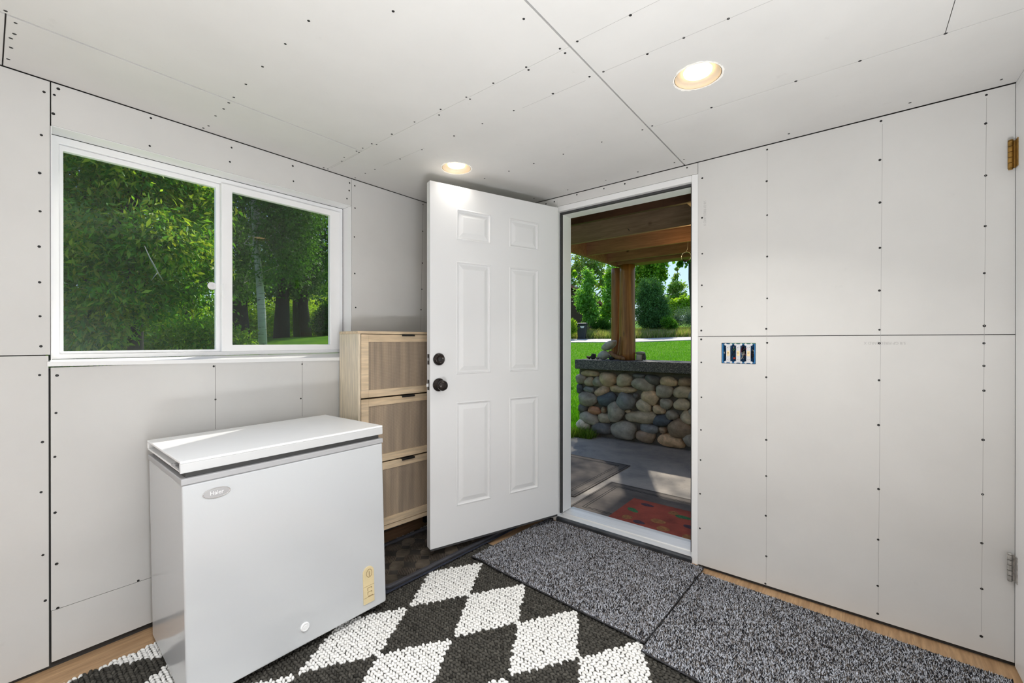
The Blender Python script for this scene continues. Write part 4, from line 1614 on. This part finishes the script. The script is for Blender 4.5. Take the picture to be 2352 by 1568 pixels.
# porch lamp
pp = onp(1597, 560, 1, 1.80)
pl_ = thing('porch_lamp', 'small warm lit lamp under the porch joists at the doorway edge', 'lamp', tuple(pp))
mb = MB()
mb.lathe([(0.012, .0), (0.020, .012), (0.030, .04), (0.034, .055)], 20, Matrix.Rotation(math.radians(62), 4, 'Y'))
obj('lamp_shade', mb, M['brass'], pl_, smooth=True)
mb = MB()
mb.blob((0.048, 0, 0.026), (.030, .024, .020), 14, 10)
obj('bulb', mb, mat('warm_bulb', (1, 0.8, 0.5), 0.5, emit=((1.0, 0.62, 0.22), 14.0)), pl_, smooth=True)
mb = MB()
mb.tube([(0, 0, 0), (-.005, 0.06, 0.05), (-.005, 0.28, 2.26 - pp[2])], 0.006, 8)
obj('lamp_arm', mb, M['brass'], pl_, smooth=True)
lo = lamp('porch_lamp_light', 'POINT', (0.03, -0.05, -.03), 5.0, (1.0, 0.60, 0.26), 0.03)
lo.parent = pl_

# hanging ring ornament
pc = onp(1576, 589, 1, 2.07)
hg = thing('ring_ornament', 'clear ring ornament hanging from a porch joist near the door frame', 'ornament', tuple(pc))
mb = MB()
mb.tube([(0.047 * math.cos(2 * math.pi * k / 40), 0, 0.047 * math.sin(2 * math.pi * k / 40)) for k in range(40)], 0.0032, 8, closed=True)
obj('ring', mb, mat('clear_plastic', (0.75, 0.78, 0.75), 0.15, 0.6), hg, smooth=True)
mb = MB()
mb.tube([(0.043 * math.cos(t), 0, 0.043 * math.sin(t)) for t in [math.radians(205 + 6 * k) for k in range(22)]], [0.003 + .009 * math.sin(math.pi * k / 21) for k in range(22)], 8)
obj('dark_crescent', mb, M['blackmetal'], hg, smooth=True)
mb = MB()
mb.tube([(0.0, 0, 0.047), (0.012, 0, 0.075), (0.016, .01, 2.2 - pc[2])], 0.0016, 6)
obj('hanger_wire', mb, M['zinc'], hg, smooth=True)

# ---- objects on the wall cap ------------------------------------------------
CZ = 0.9425


def rock(name, u, v, y, w, h, d, col, label, cat, seed, power=2.3, rot=0.0, jit=.12, lift=0.0):
    c = onp(u, v, 1, y)
    mb = MB()
    mb.blob((0, 0, 0), (w, d, h), 22, 14, jit, seed, Matrix.Rotation(rot, 4, 'Y'), power)
    zmin = min(q[2] for q in mb.v)
    z = c[2] if lift else CZ - zmin
    o = obj(name, mb, mat(name + '_surface', col, 0.8, 0, 0.25, 18, 0.3, 40), None, smooth=True, loc=(c[0], y, z))
    return tag(o, label, cat)


k_ = 5.4 / 975
rock('rock', 1388, 812, 2.93, 0.088, 0.058, 0.07, (0.44, 0.42, 0.38), 'pale rounded rock on the cap holding up the slanted flat rock', 'rock', 3, 2.4, -0.15)
rock('rock', 1399, 793, 2.95, 0.112, 0.052, 0.08, (0.50, 0.47, 0.42), 'slanted flat pale rock resting on the lower rock by the log post', 'rock', 8, 2.6, -0.50, .08, 1)
rock('rock', 1363, 817, 2.93, 0.040, 0.034, 0.04, (0.030, 0.028, 0.026), 'small black rough rock at the left on the wall cap', 'rock', 13, 2.0, 0.3, .25)
rock('rock', 1405, 819, 2.89, 0.040, 0.024, 0.04, (0.035, 0.035, 0.038), 'small dark smooth stone under the driftwood', 'rock', 17, 2.0)
rock('pine_cone', 1352, 819, 2.90, 0.030, 0.018, 0.025, (0.10, 0.055, 0.035), 'small brown cone beside the black rock on the cap', 'cone', 23, 2.0, 0.2, .3)
rock('pebble', 1373, 821, 2.90, 0.026, 0.017, 0.022, (0.22, 0.18, 0.17), 'small greyish pebble right of the black rock', 'pebble', 29, 2.0, 0, .15)
dwm = wood('driftwood', (0.20, 0.09, 0.035), (0.34, 0.18, 0.085), 2, 2.0, 0.6)
D_ = lambda u, v, y: tuple(onp(u, v, 1, y))
mb = MB()
mb.tube([D_(1428, 815, 2.84), D_(1417, 813, 2.83), D_(1407, 808, 2.83), D_(1401, 801, 2.83), D_(1399, 799, 2.83)], [.030, .030, .024, .022, .012], 10)
mb.tube([D_(1418, 811, 2.835), D_(1421, 800, 2.835), D_(1422, 790, 2.84), D_(1424, 778, 2.845), D_(1425.5, 766, 2.85)], [.016, .014, .017, .014, .006], 10)
mb.tube([D_(1424, 813, 2.84), D_(1432, 817, 2.84), D_(1432, 820, 2.84)], [.024, .028, .022], 10)
o = obj('driftwood', mb, dwm, None, smooth=True)
dz = min((o.matrix_world @ q.co).z for q in o.data.vertices)
o.location.z = CZ - dz
tag(o, 'forked brown driftwood leaning on the log post', 'driftwood')
cb = onp(1469, 823, 1, 2.99)
cn = thing('lidded_jar', 'white jar with a grey stone lid right of the log post', 'jar', (cb[0], 2.99, CZ))
mb = MB()
mb.lathe([(0.040, 0), (0.044, .006), (0.043, .06), (0.045, .075), (0.038, .078), (0.0005, .079)], 24)
obj('jar_body', mb, mat('cream_ceramic', (0.62, 0.57, 0.47), 0.4), cn, smooth=True)
mb = MB()
mb.blob((0.012, 0, 0.093), (.062, .05, .026), 18, 10, .1, 2)
obj('stone_lid', mb, mat('grey_stone_lid', (0.30, 0.28, 0.24), 0.8, 0, 0.25, 30), cn, smooth=True)
mb = MB()
mb.blob((0.062, 0.0, 0.045), (.020, .03, .045), 12, 8, .15, 6)
obj('dark_side_handle', mb, mat('dark_wicker', (0.10, 0.09, 0.07), 0.8), cn, smooth=True)


# ---- vegetation ----------------------------------------------------------------
def leaves(name, parent, blobs, n, size, pal, seed, m='leaf', k=None, sigma=0.16, asp=0.5, droop=0.3, shell=0.35):
    """blobs: (centre, radii). Leaves gather in sprays inside each blob."""
    R = np.random.RandomState(seed)
    vol = np.array([b[1][0] * b[1][1] * b[1][2] for b in blobs]) ** 0.7
    k = k or max(20, n // 60)
    bi = R.choice(len(blobs), k, p=vol / vol.sum())
    cen = np.array([b[0] for b in blobs])[bi]
    rad = np.array([b[1] for b in blobs])[bi]
    d = R.normal(0, 1, (k, 3))
    d /= np.linalg.norm(d, axis=1)[:, None]
    rr = (shell + (1 - shell) * R.rand(k)) ** 0.8
    sp = cen + rad * d * rr[:, None]
    ci = R.randint(0, k, n)
    P = sp[ci] + R.normal(0, 1, (n, 3)) * sigma * rad.mean(axis=1)[ci][:, None]
    out = d[ci] * 0.8 + R.normal(0, .7, (n, 3))
    out[:, 2] -= droop
    out /= np.linalg.norm(out, axis=1)[:, None]
    nr = R.normal(0, .6, (n, 3))
    nr[:, 2] += 0.7
    sd_ = np.cross(out, nr)
    sd_ /= np.linalg.norm(sd_, axis=1)[:, None] + 1e-9
    nn_ = np.cross(sd_, out)
    L = size * (0.6 + .8 * R.rand(n))[:, None]
    V = np.zeros((n, 4, 3))
    V[:, 0] = P - out * L * .5
    V[:, 1] = P - sd_ * L * asp * .5 + nn_ * L * .08
    V[:, 2] = P + out * L * .5 - nn_ * L * .05
    V[:, 3] = P + sd_ * L * asp * .5 + nn_ * L * .08
    off = (np.arange(n) * 4)[:, None, None]
    T = (np.array([(0, 2, 1), (0, 3, 2)])[None] + off).reshape(-1, 3)
    pal = np.array(pal)
    col = pal[R.randint(0, len(pal), k)][ci] * .6 + pal[R.randint(0, len(pal), n)] * .4
    col = col * (1 + R.normal(0, .18, (n, 1)))
    C = np.repeat(np.clip(col, .004, 1), 4, axis=0)
    return mobj(name, fast_mesh(name, V.reshape(-1, 3), T, None, C), M[m], parent)


GREEN = [(0.098, 0.267, 0.036), (0.152, 0.356, 0.045), (0.214, 0.428, 0.053), (0.071, 0.197, 0.029)]
DARK = [(0.057, 0.162, 0.03), (0.085, 0.209, 0.038), (0.114, 0.257, 0.048)]
YEL = [(0.324, 0.518, 0.056), (0.421, 0.583, 0.065), (0.227, 0.421, 0.049)]
ASP = [(0.218, 0.455, 0.109), (0.309, 0.564, 0.146), (0.164, 0.364, 0.082)]
GREY = [(0.246, 0.378, 0.132), (0.321, 0.435, 0.17), (0.378, 0.416, 0.189)]
BUSH = [(0.071, 0.179, 0.067), (0.106, 0.238, 0.084), (0.143, 0.286, 0.106)]
SAGE = [(0.208, 0.312, 0.234), (0.26, 0.364, 0.273), (0.156, 0.247, 0.169)]
barkd = mat('dark_bark', (0.060, 0.048, 0.040), 0.9, 0, 0.4, 8, 0.6, 20, stretch=(4, 4, 1))
barkl = mat('light_bark', (0.30, 0.28, 0.24), 0.85, 0, 0.3, 8, 0.4, 20)


def birch():
    a = NT('birch_bark')
    n1 = a.noise(a.coord((1.2, 1.2, 7)), 3.0, 5, 0.7)
    a.l(a.ramp(n1, [(0.34, (0.05, 0.045, 0.04)), (0.42, (0.66, 0.64, 0.60)), (0.8, (0.80, 0.78, 0.74))]), a.bsdf.inputs['Base Color'])
    a.bsdf.inputs['Roughness'].default_value = 0.8
    return a.m


M['birch'] = birch()


def tree(name, label, cat, u, depth, blobs, n, size, pal, seed, trunk=None, tr=0.1, bark=None, limbs=True, m='leaf', group=None, thick=1.0, **kw):
    x, y, z = G(u, depth)
    t = thing(name, label, cat, (x, y, z), group=group)
    B_ = []
    for b in blobs:
        bu, bv, du, dv = b[:4]
        dd = depth + (b[4] if len(b) > 4 else 0)
        cx, cy, _ = G(bu, dd)
        rx = du * dd / F_PX
        B_.append(((cx - x, cy - y, vz(bv, dd) - z), (rx, rx * thick, dv * dd / F_PX)))
    leaves('foliage', t, B_, n, size, pal, seed, m, **kw)
    if trunk:
        mb = MB()
        pts = []
        for (tu, tv) in trunk:
            cx, cy, _ = G(tu, depth)
            pts.append((cx - x, cy - y, vz(tv, depth) - z))
        pts[0] = (pts[0][0], pts[0][1], -0.25)
        m_ = len(pts)
        mb.tube(pts, [tr * (1 - .6 * i / max(1, m_ - 1)) for i in range(m_)], 10)
        obj('trunk', mb, bark or barkd, t, smooth=True)
        if not limbs:
            return t
        mb = MB()
        R = random.Random(seed)
        for c, r in B_[:14]:
            i = min(m_ - 1, max(1, m_ // 2 + R.randint(-1, 1)))
            p = Vector(pts[i])
            c = Vector(c)
            mb.tube([p, p.lerp(c, .5) + Vector((0, 0, -.05 * (c - p).length)), c, c + Vector(r) * .4 * R.choice((-1, 1))], [tr * .35, tr * .25, tr * .14, tr * .04], 6)
        obj('branches', mb, bark or barkd, t, smooth=True)
    return t


# seen through the window
tree('maple_tree', 'large leafy green tree filling the left window pane', 'tree', 300, 7.6,
     [(180, 430, 110, 90), (330, 400, 120, 80), (450, 470, 70, 80, .5), (230, 560, 120, 80, -.6), (380, 560, 120, 70, -.4), (160, 650, 90, 80), (300, 690, 120, 60, -.3),
      (440, 660, 80, 60, .4), (90, 520, 80, 130, .3), (220, 340, 120, 70, .6), (400, 330, 90, 60, 1.0), (60, 380, 80, 100, .5), (480, 580, 50, 60, .6), (250, 250, 200, 80, .4), (200, 745, 110, 60, -.5), (110, 770, 60, 60)],
     44000, 0.125, GREEN + [(0.40, 0.44, 0.06)], 41, [(310, 900), (312, 740), (300, 600), (310, 450)], 0.13, barkd, thick=.9, sigma=.20, asp=.34, droop=.45, k=1000)
mb = MB()
tw = [(332, 565, 5.7), (343, 590, 5.7), (353, 608, 5.7), (362, 625, 5.75), (375, 646, 5.8)]
wp = [tuple(CAM + ray(u, v) * d) for u, v, d in tw]
mb.tube(wp, [.004, .008, .010, .009, .005], 6)
br_ = [tuple(CAM + ray(u, v) * d) for u, v, d in ((362, 625, 5.75), (352, 638, 5.7), (347, 645, 5.7))]
mb.tube(br_, [.006, .005, .003], 6)
mtr = bpy.data.objects['maple_tree']
ml = Vector(mtr.location)
mb.v = [tuple(Vector(q) - ml) for q in mb.v]
obj('bare_twig', mb, mat('bare_twig_bark', (0.34, 0.31, 0.26), 0.8), mtr, smooth=True)
tree('willow_tree', 'dark green tree behind the large leafy tree at the window', 'tree', 260, 13.5,
     [(150, 480, 130, 120), (330, 480, 130, 120), (470, 480, 80, 130), (230, 330, 200, 120), (130, 640, 120, 70), (300, 650, 120, 60), (450, 640, 80, 60), (30, 480, 90, 150), (420, 320, 120, 110), (250, 160, 220, 120)],
     42000, 0.13, DARK, 42, [(262, 830), (258, 640), (270, 480)], 0.22, thick=.5, sigma=.2, asp=.42, k=1200)
tree('birch_tree', 'slender white-barked birch in the right window pane', 'tree', 604, 12.0,
     [(590, 480, 60, 55), (640, 530, 60, 60), (560, 560, 40, 70, .4), (640, 610, 70, 45, .3), (560, 650, 45, 40, .6), (680, 560, 60, 70, .8), (600, 400, 110, 60, .3), (690, 470, 60, 60, .5), (600, 300, 110, 70)],
     26000, 0.085, DARK + GREEN[:1], 43, [(605, 790), (601, 715), (596, 640), (588, 560), (583, 480), (578, 400), (575, 300)], 0.115, M['birch'], sigma=.2, asp=.6, k=900)
for i, (tu, td, tr_, blobs, lab) in enumerate((
        (556, 15.5, .30, [(540, 560, 60, 80), (560, 640, 60, 50), (500, 500, 60, 90), (560, 400, 80, 90)], 'dark tree with a thick trunk left of the birch'),
        (646, 18.0, .34, [(650, 500, 70, 90), (640, 610, 70, 55), (700, 600, 50, 60), (650, 380, 90, 80), (640, 665, 50, 25)], 'dark tree with a thick double trunk right of the birch'),
        (705, 18.8, .27, [(715, 510, 55, 90), (720, 620, 50, 55), (760, 560, 40, 110), (720, 400, 80, 80), (700, 668, 40, 25)], 'dark tree with a leaning trunk at the right edge of the window'),
        (684, 20.5, .20, [(680, 560, 50, 80), (690, 640, 40, 40), (680, 420, 70, 80)], 'thin dark trunked tree between two thicker trunks'),
        (430, 19.0, .24, [(430, 560, 80, 110), (350, 560, 80, 100), (500, 620, 60, 50), (400, 400, 140, 120)], 'dark tree far behind the left window pane'))):
    tree('shade_tree', lab, 'tree', tu, td, blobs, 13000, 0.13, DARK, 50 + i, [(tu, 800), (tu + (-5, 3, -9, -4, 3)[i], 700), (tu + 3, 600), (tu, 480)], tr_, barkd, sigma=.22, asp=.55, k=500)
hedge = [(110 + 62 * i, 742 - (8 if i % 2 else 0), 48, 42 + (i % 3) * 8) for i in range(13)]
tree('sunlit_hedge', 'bright yellow-green sunlit thicket behind the dark trunks', 'hedge', 420, 27.0, hedge, 42000, 0.20, [(0.42, 0.60, 0.05), (0.55, 0.66, 0.06), (0.30, 0.48, 0.04)], 60, sigma=.3, asp=.6, k=1600)
tree('undergrowth_shrub', 'low yellow-green shrub below the large leafy tree at the window', 'shrub', 300, 10.0,
     [(130, 790, 50, 40), (210, 800, 60, 35), (300, 785, 60, 40), (390, 780, 60, 45), (470, 775, 60, 45), (540, 785, 40, 30), (60, 790, 50, 50)], 17000, 0.09, YEL + GREEN[:2], 62, sigma=.28, asp=.5, k=700)  # yellow leaf palette paints in the look of backlit foliage
tree('lilac_shrub', 'dark shrub at the foot of the trees at the right window edge', 'shrub', 742, 17.5, [(745, 745, 22, 30), (760, 720, 20, 35)], 5000, 0.10, DARK, 61, sigma=.3)

# seen through the doorway
tree('young_aspen', 'young light green aspen in front of the brown house', 'tree', 1350, 33.0,
     [(1350, 640, 16, 26), (1345, 680, 22, 26), (1362, 705, 18, 20), (1340, 712, 12, 16), (1356, 730, 16, 14)], 4600, 0.19, ASP, 70, [(1351, 760), (1351, 700), (1350, 640)], 0.07, barkl, sigma=.25, asp=.8)
tree('young_aspen', 'young light green aspen directly left of the log posts', 'tree', 1400, 34.0,
     [(1404, 640, 14, 30), (1400, 680, 18, 24), (1404, 715, 20, 20), (1390, 722, 12, 14)], 5000, 0.19, ASP + YEL[:1], 71, [(1402, 765), (1402, 700), (1402, 640)], 0.07, barkl, sigma=.25, asp=.8)
tree('cottonwood_tree', 'grey-green cottonwood rising behind the brown house', 'tree', 1350, 60.0,
     [(1330, 630, 26, 30), (1370, 630, 26, 26), (1395, 650, 22, 34), (1350, 600, 40, 30), (1310, 650, 22, 40), (1380, 690, 20, 24), (1420, 640, 16, 40)], 8000, 0.30, GREY + ASP[:1], 72, [(1352, 760), (1355, 690), (1356, 620)], 0.25, barkd, sigma=.2, asp=.8)
tree('overhanging_tree', 'bright leafy branches hanging just below the porch rim at upper left', 'tree', 1290, 13.0,
     [(1316, 598, 16, 16), (1335, 604, 14, 12), (1312, 622, 10, 10), (1352, 602, 10, 7), (1280, 590, 30, 40), (1290, 540, 40, 40), (1380, 290, 200, 170, -1.6), (1250, 330, 200, 160, -2.5), (1450, 240, 160, 120, -.5)], 5200, 0.115, YEL + GREEN, 73, [(1262, 800), (1268, 690), (1290, 600)], 0.12, barkd, False, sigma=.28, asp=.9)  # high crown blobs, out of view, added to dapple the patio sun
tree('big_poplar', 'tall bright green tree behind the dark bush', 'tree', 1490, 44.0,
     [(1480, 620, 26, 30), (1510, 612, 22, 24), (1496, 650, 30, 30), (1470, 660, 20, 40), (1500, 590, 36, 30), (1522, 640, 10, 20)], 9000, 0.26, YEL + GREEN, 74, [(1494, 770), (1495, 690), (1496, 620)], 0.25, barkd, sigma=.2, asp=.8)
tree('juniper_bush', 'large dark green rounded bush right of the log posts', 'bush', 1500, 31.0,
     [(1499, 700, 34, 52), (1490, 672, 26, 34), (1512, 715, 24, 38), (1478, 715, 20, 40), (1503, 735, 34, 22)], 30000, 0.13, BUSH, 75, m='needle', sigma=.16, asp=.4, droop=-.5, shell=.5)
tree('sparse_poplar', 'sparse tall tree against the blue sky at the right of the doorway view', 'tree', 1556, 46.0,
     [(1554, 640, 7, 14), (1548, 660, 14, 14), (1562, 672, 14, 18), (1542, 690, 14, 16), (1570, 695, 10, 18), (1556, 622, 4, 8)], 3800, 0.22, GREY + ASP, 76, [(1558, 760), (1557, 690), (1556, 620)], 0.10, barkd, sigma=.3, asp=.7)
tree('yellow_shrub', 'yellow-green sunlit shrub behind the grey sagebrush', 'shrub', 1565, 42.0,
     [(1555, 705, 18, 16), (1575, 700, 14, 20), (1588, 712, 10, 14), (1542, 712, 10, 12)], 6500, 0.20, YEL, 77, sigma=.28, asp=.7)
tree('sagebrush', 'grey-green sagebrush right of the dark bush', 'shrub', 1570, 31.5,
     [(1572, 728, 24, 22), (1556, 735, 14, 14), (1588, 722, 14, 20), (1600, 730, 16, 22)], 9000, 0.10, SAGE, 78, m='needle', sigma=.22, asp=.3, droop=-.7)
tree('low_shrub', 'low dark green shrub left of the log posts behind the road', 'shrub', 1378, 31.0,
     [(1378, 742, 14, 10), (1392, 748, 12, 9), (1366, 745, 10, 8)], 4500, 0.13, DARK, 79, sigma=.3, asp=.4, droop=-.5)
tree('low_shrub', 'low green shrub between the dark bush and the sagebrush', 'shrub', 1536, 29.5,
     [(1534, 742, 12, 12), (1546, 748, 10, 8)], 3500, 0.13, GREEN, 80, sigma=.3, asp=.35, droop=-.6)
tree('reed_clump', 'yellow-green tall reeds beside the dark wheeled bin', 'shrub', 1310, 27.5,
     [(1312, 752, 9, 18), (1303, 752, 10, 20)], 3000, 0.22, YEL, 81, sigma=.3, asp=.12, droop=-1.2)
# leaning dark trunk at the right with a branch of leaves
tree('cottonwood_tree', 'dark leaning cottonwood trunk at the right edge of the doorway view', 'tree', 1607, 12.5,
     [(1552, 600, 10, 7), (1566, 606, 9, 6), (1582, 600, 10, 9), (1540, 598, 9, 6), (1560, 585, 34, 12), (1600, 560, 40, 40), (1620, 500, 60, 60)], 3000, 0.115, YEL[2:] + GREEN, 82,
     [(1610, 800), (1601, 740), (1596, 690), (1591, 640), (1590, 590), (1586, 530), (1582, 450)], 0.17, barkd, False, sigma=.26, asp=.9)


# distant belt of trees that closes the view on both sides
bl = []
for uu, dd in [(u_, 46 + 6 * math.sin(u_)) for u_ in range(700, 1120, 40)] + [(u_, 50 + 5 * math.sin(u_)) for u_ in range(1640, 2300, 50)]:
    x_, y_, z_ = G(uu, dd)
    bl.append(((x_, y_, z_ + 3.0 + 1.2 * math.sin(uu * .7)), (2.6, 2.6, 4.0 + 1.2 * math.sin(uu * .7))))
tag(leaves('tree_belt', None, bl, 60000, 0.42, GREEN + DARK, 90, sigma=.22, asp=.6, k=1800), 'distant belt of green trees on both sides beyond the road', 'trees', kind='stuff')


# ---- dry grass beyond the road, lawn blades ------------------------------------
def blades(name, pts, h, w, pal, seed, lean=.3):
    R = np.random.RandomState(seed)
    P = np.array(pts)
    n = len(P)
    a = R.rand(n) * 6.28
    hh = h * (0.5 + R.rand(n))
    V = np.zeros((n, 3, 3))
    V[:, 0] = P + np.stack([np.cos(a) * w, np.sin(a) * w, np.zeros(n)], -1)
    V[:, 1] = P - np.stack([np.cos(a) * w, np.sin(a) * w, np.zeros(n)], -1)
    V[:, 2] = P + np.stack([R.normal(0, lean, n) * hh, R.normal(0, lean, n) * hh, hh], -1)
    T = np.arange(3 * n).reshape(-1, 3)
    pal = np.array(pal)
    C = np.repeat(np.clip(pal[R.randint(0, len(pal), n)] * (1 + R.normal(0, .2, (n, 1))), .01, 1), 3, axis=0)
    return mobj(name, fast_mesh(name, V.reshape(-1, 3), T, None, C), M['blade'])


R = random.Random(77)
pts = []
for _ in range(34000):
    u = R.uniform(1290, 1610)
    d = R.uniform(27.8, 34)
    pts.append(G(u, d))
tag(blades('dry_grass', pts, 0.42, 0.020, [(0.36, 0.34, 0.16), (0.45, 0.38, 0.22), (0.18, 0.30, 0.06), (0.25, 0.34, 0.08)], 5), 'tall dry grass growing beyond the gravel road', 'grass', kind='stuff')
pts = []
for _ in range(90000):
    u = R.uniform(1285, 1610)
    d = 6.2 + 19 * R.random() ** 1.4
    q = G(u, d)
    if q[1] > 3.3:
        pts.append(q)
for _ in range(9000):
    x, y = R.uniform(-2.6, -0.72), R.uniform(1.2, 4.5)
    pts.append((x, y, hgt(x, y)))
tag(blades('lawn_grass', pts, 0.045, 0.006, [(0.075, 0.25, 0.01), (0.11, 0.33, 0.015), (0.16, 0.37, 0.02)], 6), 'short green grass blades of the lawn', 'grass', kind='stuff')
pts = []
for _ in range(2600):
    y = R.uniform(1.4, 2.75)
    x = -0.72 - abs(R.gauss(0, .18)) + (0.26 * max(0, (y - 2.3)) if R.random() < .5 else 0)
    pts.append((x, y, -0.12))
for _ in range(500):
    pts.append((R.uniform(-.72, -.42), R.uniform(2.62, 2.80), -0.10))
tag(blades('grass_tuft', pts, 0.11, 0.005, [(0.20, 0.32, 0.04), (0.30, 0.38, 0.08), (0.14, 0.25, 0.03)], 8, .4), 'long grass tufts along the patio edge by the stone wall', 'grass', kind='stuff')

# ---- wheeled bin -----------------------------------------------------------------
bx, by, bz = G(1337, 27.9)
bn = thing('wheeled_bin', 'dark grey wheeled rubbish bin standing beside the road', 'bin', (bx, by, bz), (0, 0, 0.35))
mb = MB()
mb.add([(-.24, -.26, .05), (.24, -.26, .05), (.24, .26, .05), (-.24, .26, .05), (-.30, -.35, .98), (.30, -.35, .98), (.30, .35, .98), (-.30, .35, .98)],
       [(3, 2, 1, 0), (4, 5, 6, 7), (0, 1, 5, 4), (1, 2, 6, 5), (2, 3, 7, 6), (3, 0, 4, 7)])
bin_m = mat('bin_plastic', (0.030, 0.034, 0.045), 0.5)
obj('bin_body', mb, bin_m, bn, 0.03)
mb = MB()
mb.prism([(-.40, .98), (.37, .98), (.37, 1.02), (.10, 1.08), (-.36, 1.07), (-.42, 1.03)], 0, -.33, .33)
obj('bin_lid', mb, mat('bin_lid_plastic', (0.045, 0.05, 0.06), 0.4), bn, 0.02)
for sx_ in (-.27, .27):
    mb = MB()
    mb.lathe([(0.02, -.03), (0.13, -.03), (0.13, .03), (0.02, .03)], 18, Matrix.Translation((sx_, .27, .13)) @ Matrix.Rotation(math.pi / 2, 4, 'Y'))
    obj('wheel', mb, M['rubber'], bn)
mb = MB()
mb.tube([(-.25, .40, .98), (.25, .40, .98)], .018, 8)
obj('handle_bar', mb, bin_m, bn)
mb = MB()
Mx = Matrix.Translation((0.06, -0.343, 0.80)) @ Matrix.Rotation(math.radians(-5.5), 4, 'X')
mb.box(-.13, .13, -.006, .006, -.02, .05, Mx).box(-.08, .10, -.006, .006, -.07, -.03, Mx)
objs('white_marking', mb, M['whiteprint'], bn)

# ---- log pile ----------------------------------------------------------------------
lm = wood('peeled_logs', (0.36, 0.25, 0.14), (0.52, 0.40, 0.26), 0, 1.2, 0.8)
endm = mat('cut_log_end', (0.52, 0.32, 0.15), 0.8, 0, 0.2, 12)
greym = mat('weathered_log', (0.50, 0.46, 0.40), 0.85, 0, 0.2, 8)


def log_at(u0, v0, u1, v1, depth, r, label, m, d1=0.0):
    a = np.array(G(u0, depth))
    b = np.array(G(u1, depth + d1))
    a[2], b[2] = vz(v0, depth), vz(v1, depth + d1)
    c = (a + b) / 2
    t = thing('log', label, 'log', tuple(c), group='logs lying beyond the road')
    mb = MB()
    mb.tube([a - c, (b - a) * .01, b - c], [r, r * 1.02, r * .97], 14)
    obj('log_wood', mb, m, t, smooth=True)
    e = (b - a) / np.linalg.norm(b - a)
    mb = MB()
    mb.tube([b - c, b - c + e * .012], r * .95, 14)
    mb.tube([a - c, a - c - e * .012], r * .95, 14)
    objs('cut_end', mb, endm, t)


log_at(1470, 766, 1528, 769, 29.6, .15, 'long peeled log low at the left of the pile beyond the road', lm, -1.2)
log_at(1540, 764, 1532, 769, 29.2, .17, 'short thick peeled log with its cut end facing the lawn', lm, -1.0)
log_at(1548, 761, 1541, 769, 29.6, .16, 'short peeled log at the right of the pile, cut end facing the lawn', lm, -1.4)
log_at(1492, 759, 1563, 758.5, 30.2, .07, 'thin pale weathered pole lying on top of the log pile', greym, .3)
log_at(1470, 763, 1500, 764, 30.4, .07, 'short pale weathered pole low at the far left of the log pile', greym, .2)

# ---- brown house ---------------------------------------------------------------------
hd = 43.0
hx_, hy_, hz_ = G(1268, hd)
px = hd / F_PX
hs = thing('house', 'brown house with a red-brown roof half hidden behind the aspens', 'house', (hx_, hy_, hz_), (0, 0, -YAW))
zg = -0.4
E_ = vz(706, hd) - hz_
Rg = vz(636, hd) - hz_
wL, wR = -124 * px, 122 * px
mb = MB()
mb.prism([(wL, zg), (wR, zg), (wR, E_), (0, Rg - .25), (wL, E_)], 1, 0, 9)
wal = mat('brown_siding', (0.095, 0.055, 0.035), 0.8, 0, 0.2, 3, 0.3, 12, stretch=(0.3, 0.3, 6))
obj('house_walls', mb, wal, hs)
for sgn, xe in ((-1, wL), (1, wR)):
    mb = MB()
    ex = xe + sgn * .5
    ez = E_ - .5 * (Rg - E_) / abs(xe) + .05
    mb.prism([(0, Rg), (ex, ez), (ex, ez + .22), (0, Rg + .22)], 1, -0.6, 9.6)
    obj('roof_slope', mb, mat('red_brown_roof', (0.22, 0.105, 0.085), 0.7, 0, 0.15, 4), hs)
    mb = MB()
    mb.prism([(0, Rg - .12), (ex, ez - .12), (ex, ez + .10), (0, Rg + .10)], 1, -0.68, -0.605)
    obj('fascia', mb, mat('red_trim', (0.30, 0.12, 0.08), 0.6), hs)
mb = MB()
cxp = (1330 - 1268) * px
mb.lathe([(0.22, E_ + .3), (0.22, vz(652, hd) - hz_), (0.30, vz(652, hd) - hz_ + .02), (0.30, vz(648, hd) - hz_)], 14, Matrix.Translation((cxp, 3.0, 0)))
obj('chimney_flue', mb, M['zinc'], hs)
for wx in (0.845,):
    f0 = wR * wx
    mb = MB()
    mb.box(f0 - .45, f0 + .45, -0.06, -0.005, 1.0, 2.3)
    fr_ = obj('house_window', mb, mat('house_window_frame', (0.5, 0.48, 0.45), 0.6), hs)
    mb = MB()
    mb.box(f0 - .37, f0 + .37, -0.075, -0.061, 1.08, 2.22)
    obj('window_pane', mb, mat('dark_pane', (0.05, 0.06, 0.07), 0.1), fr_)
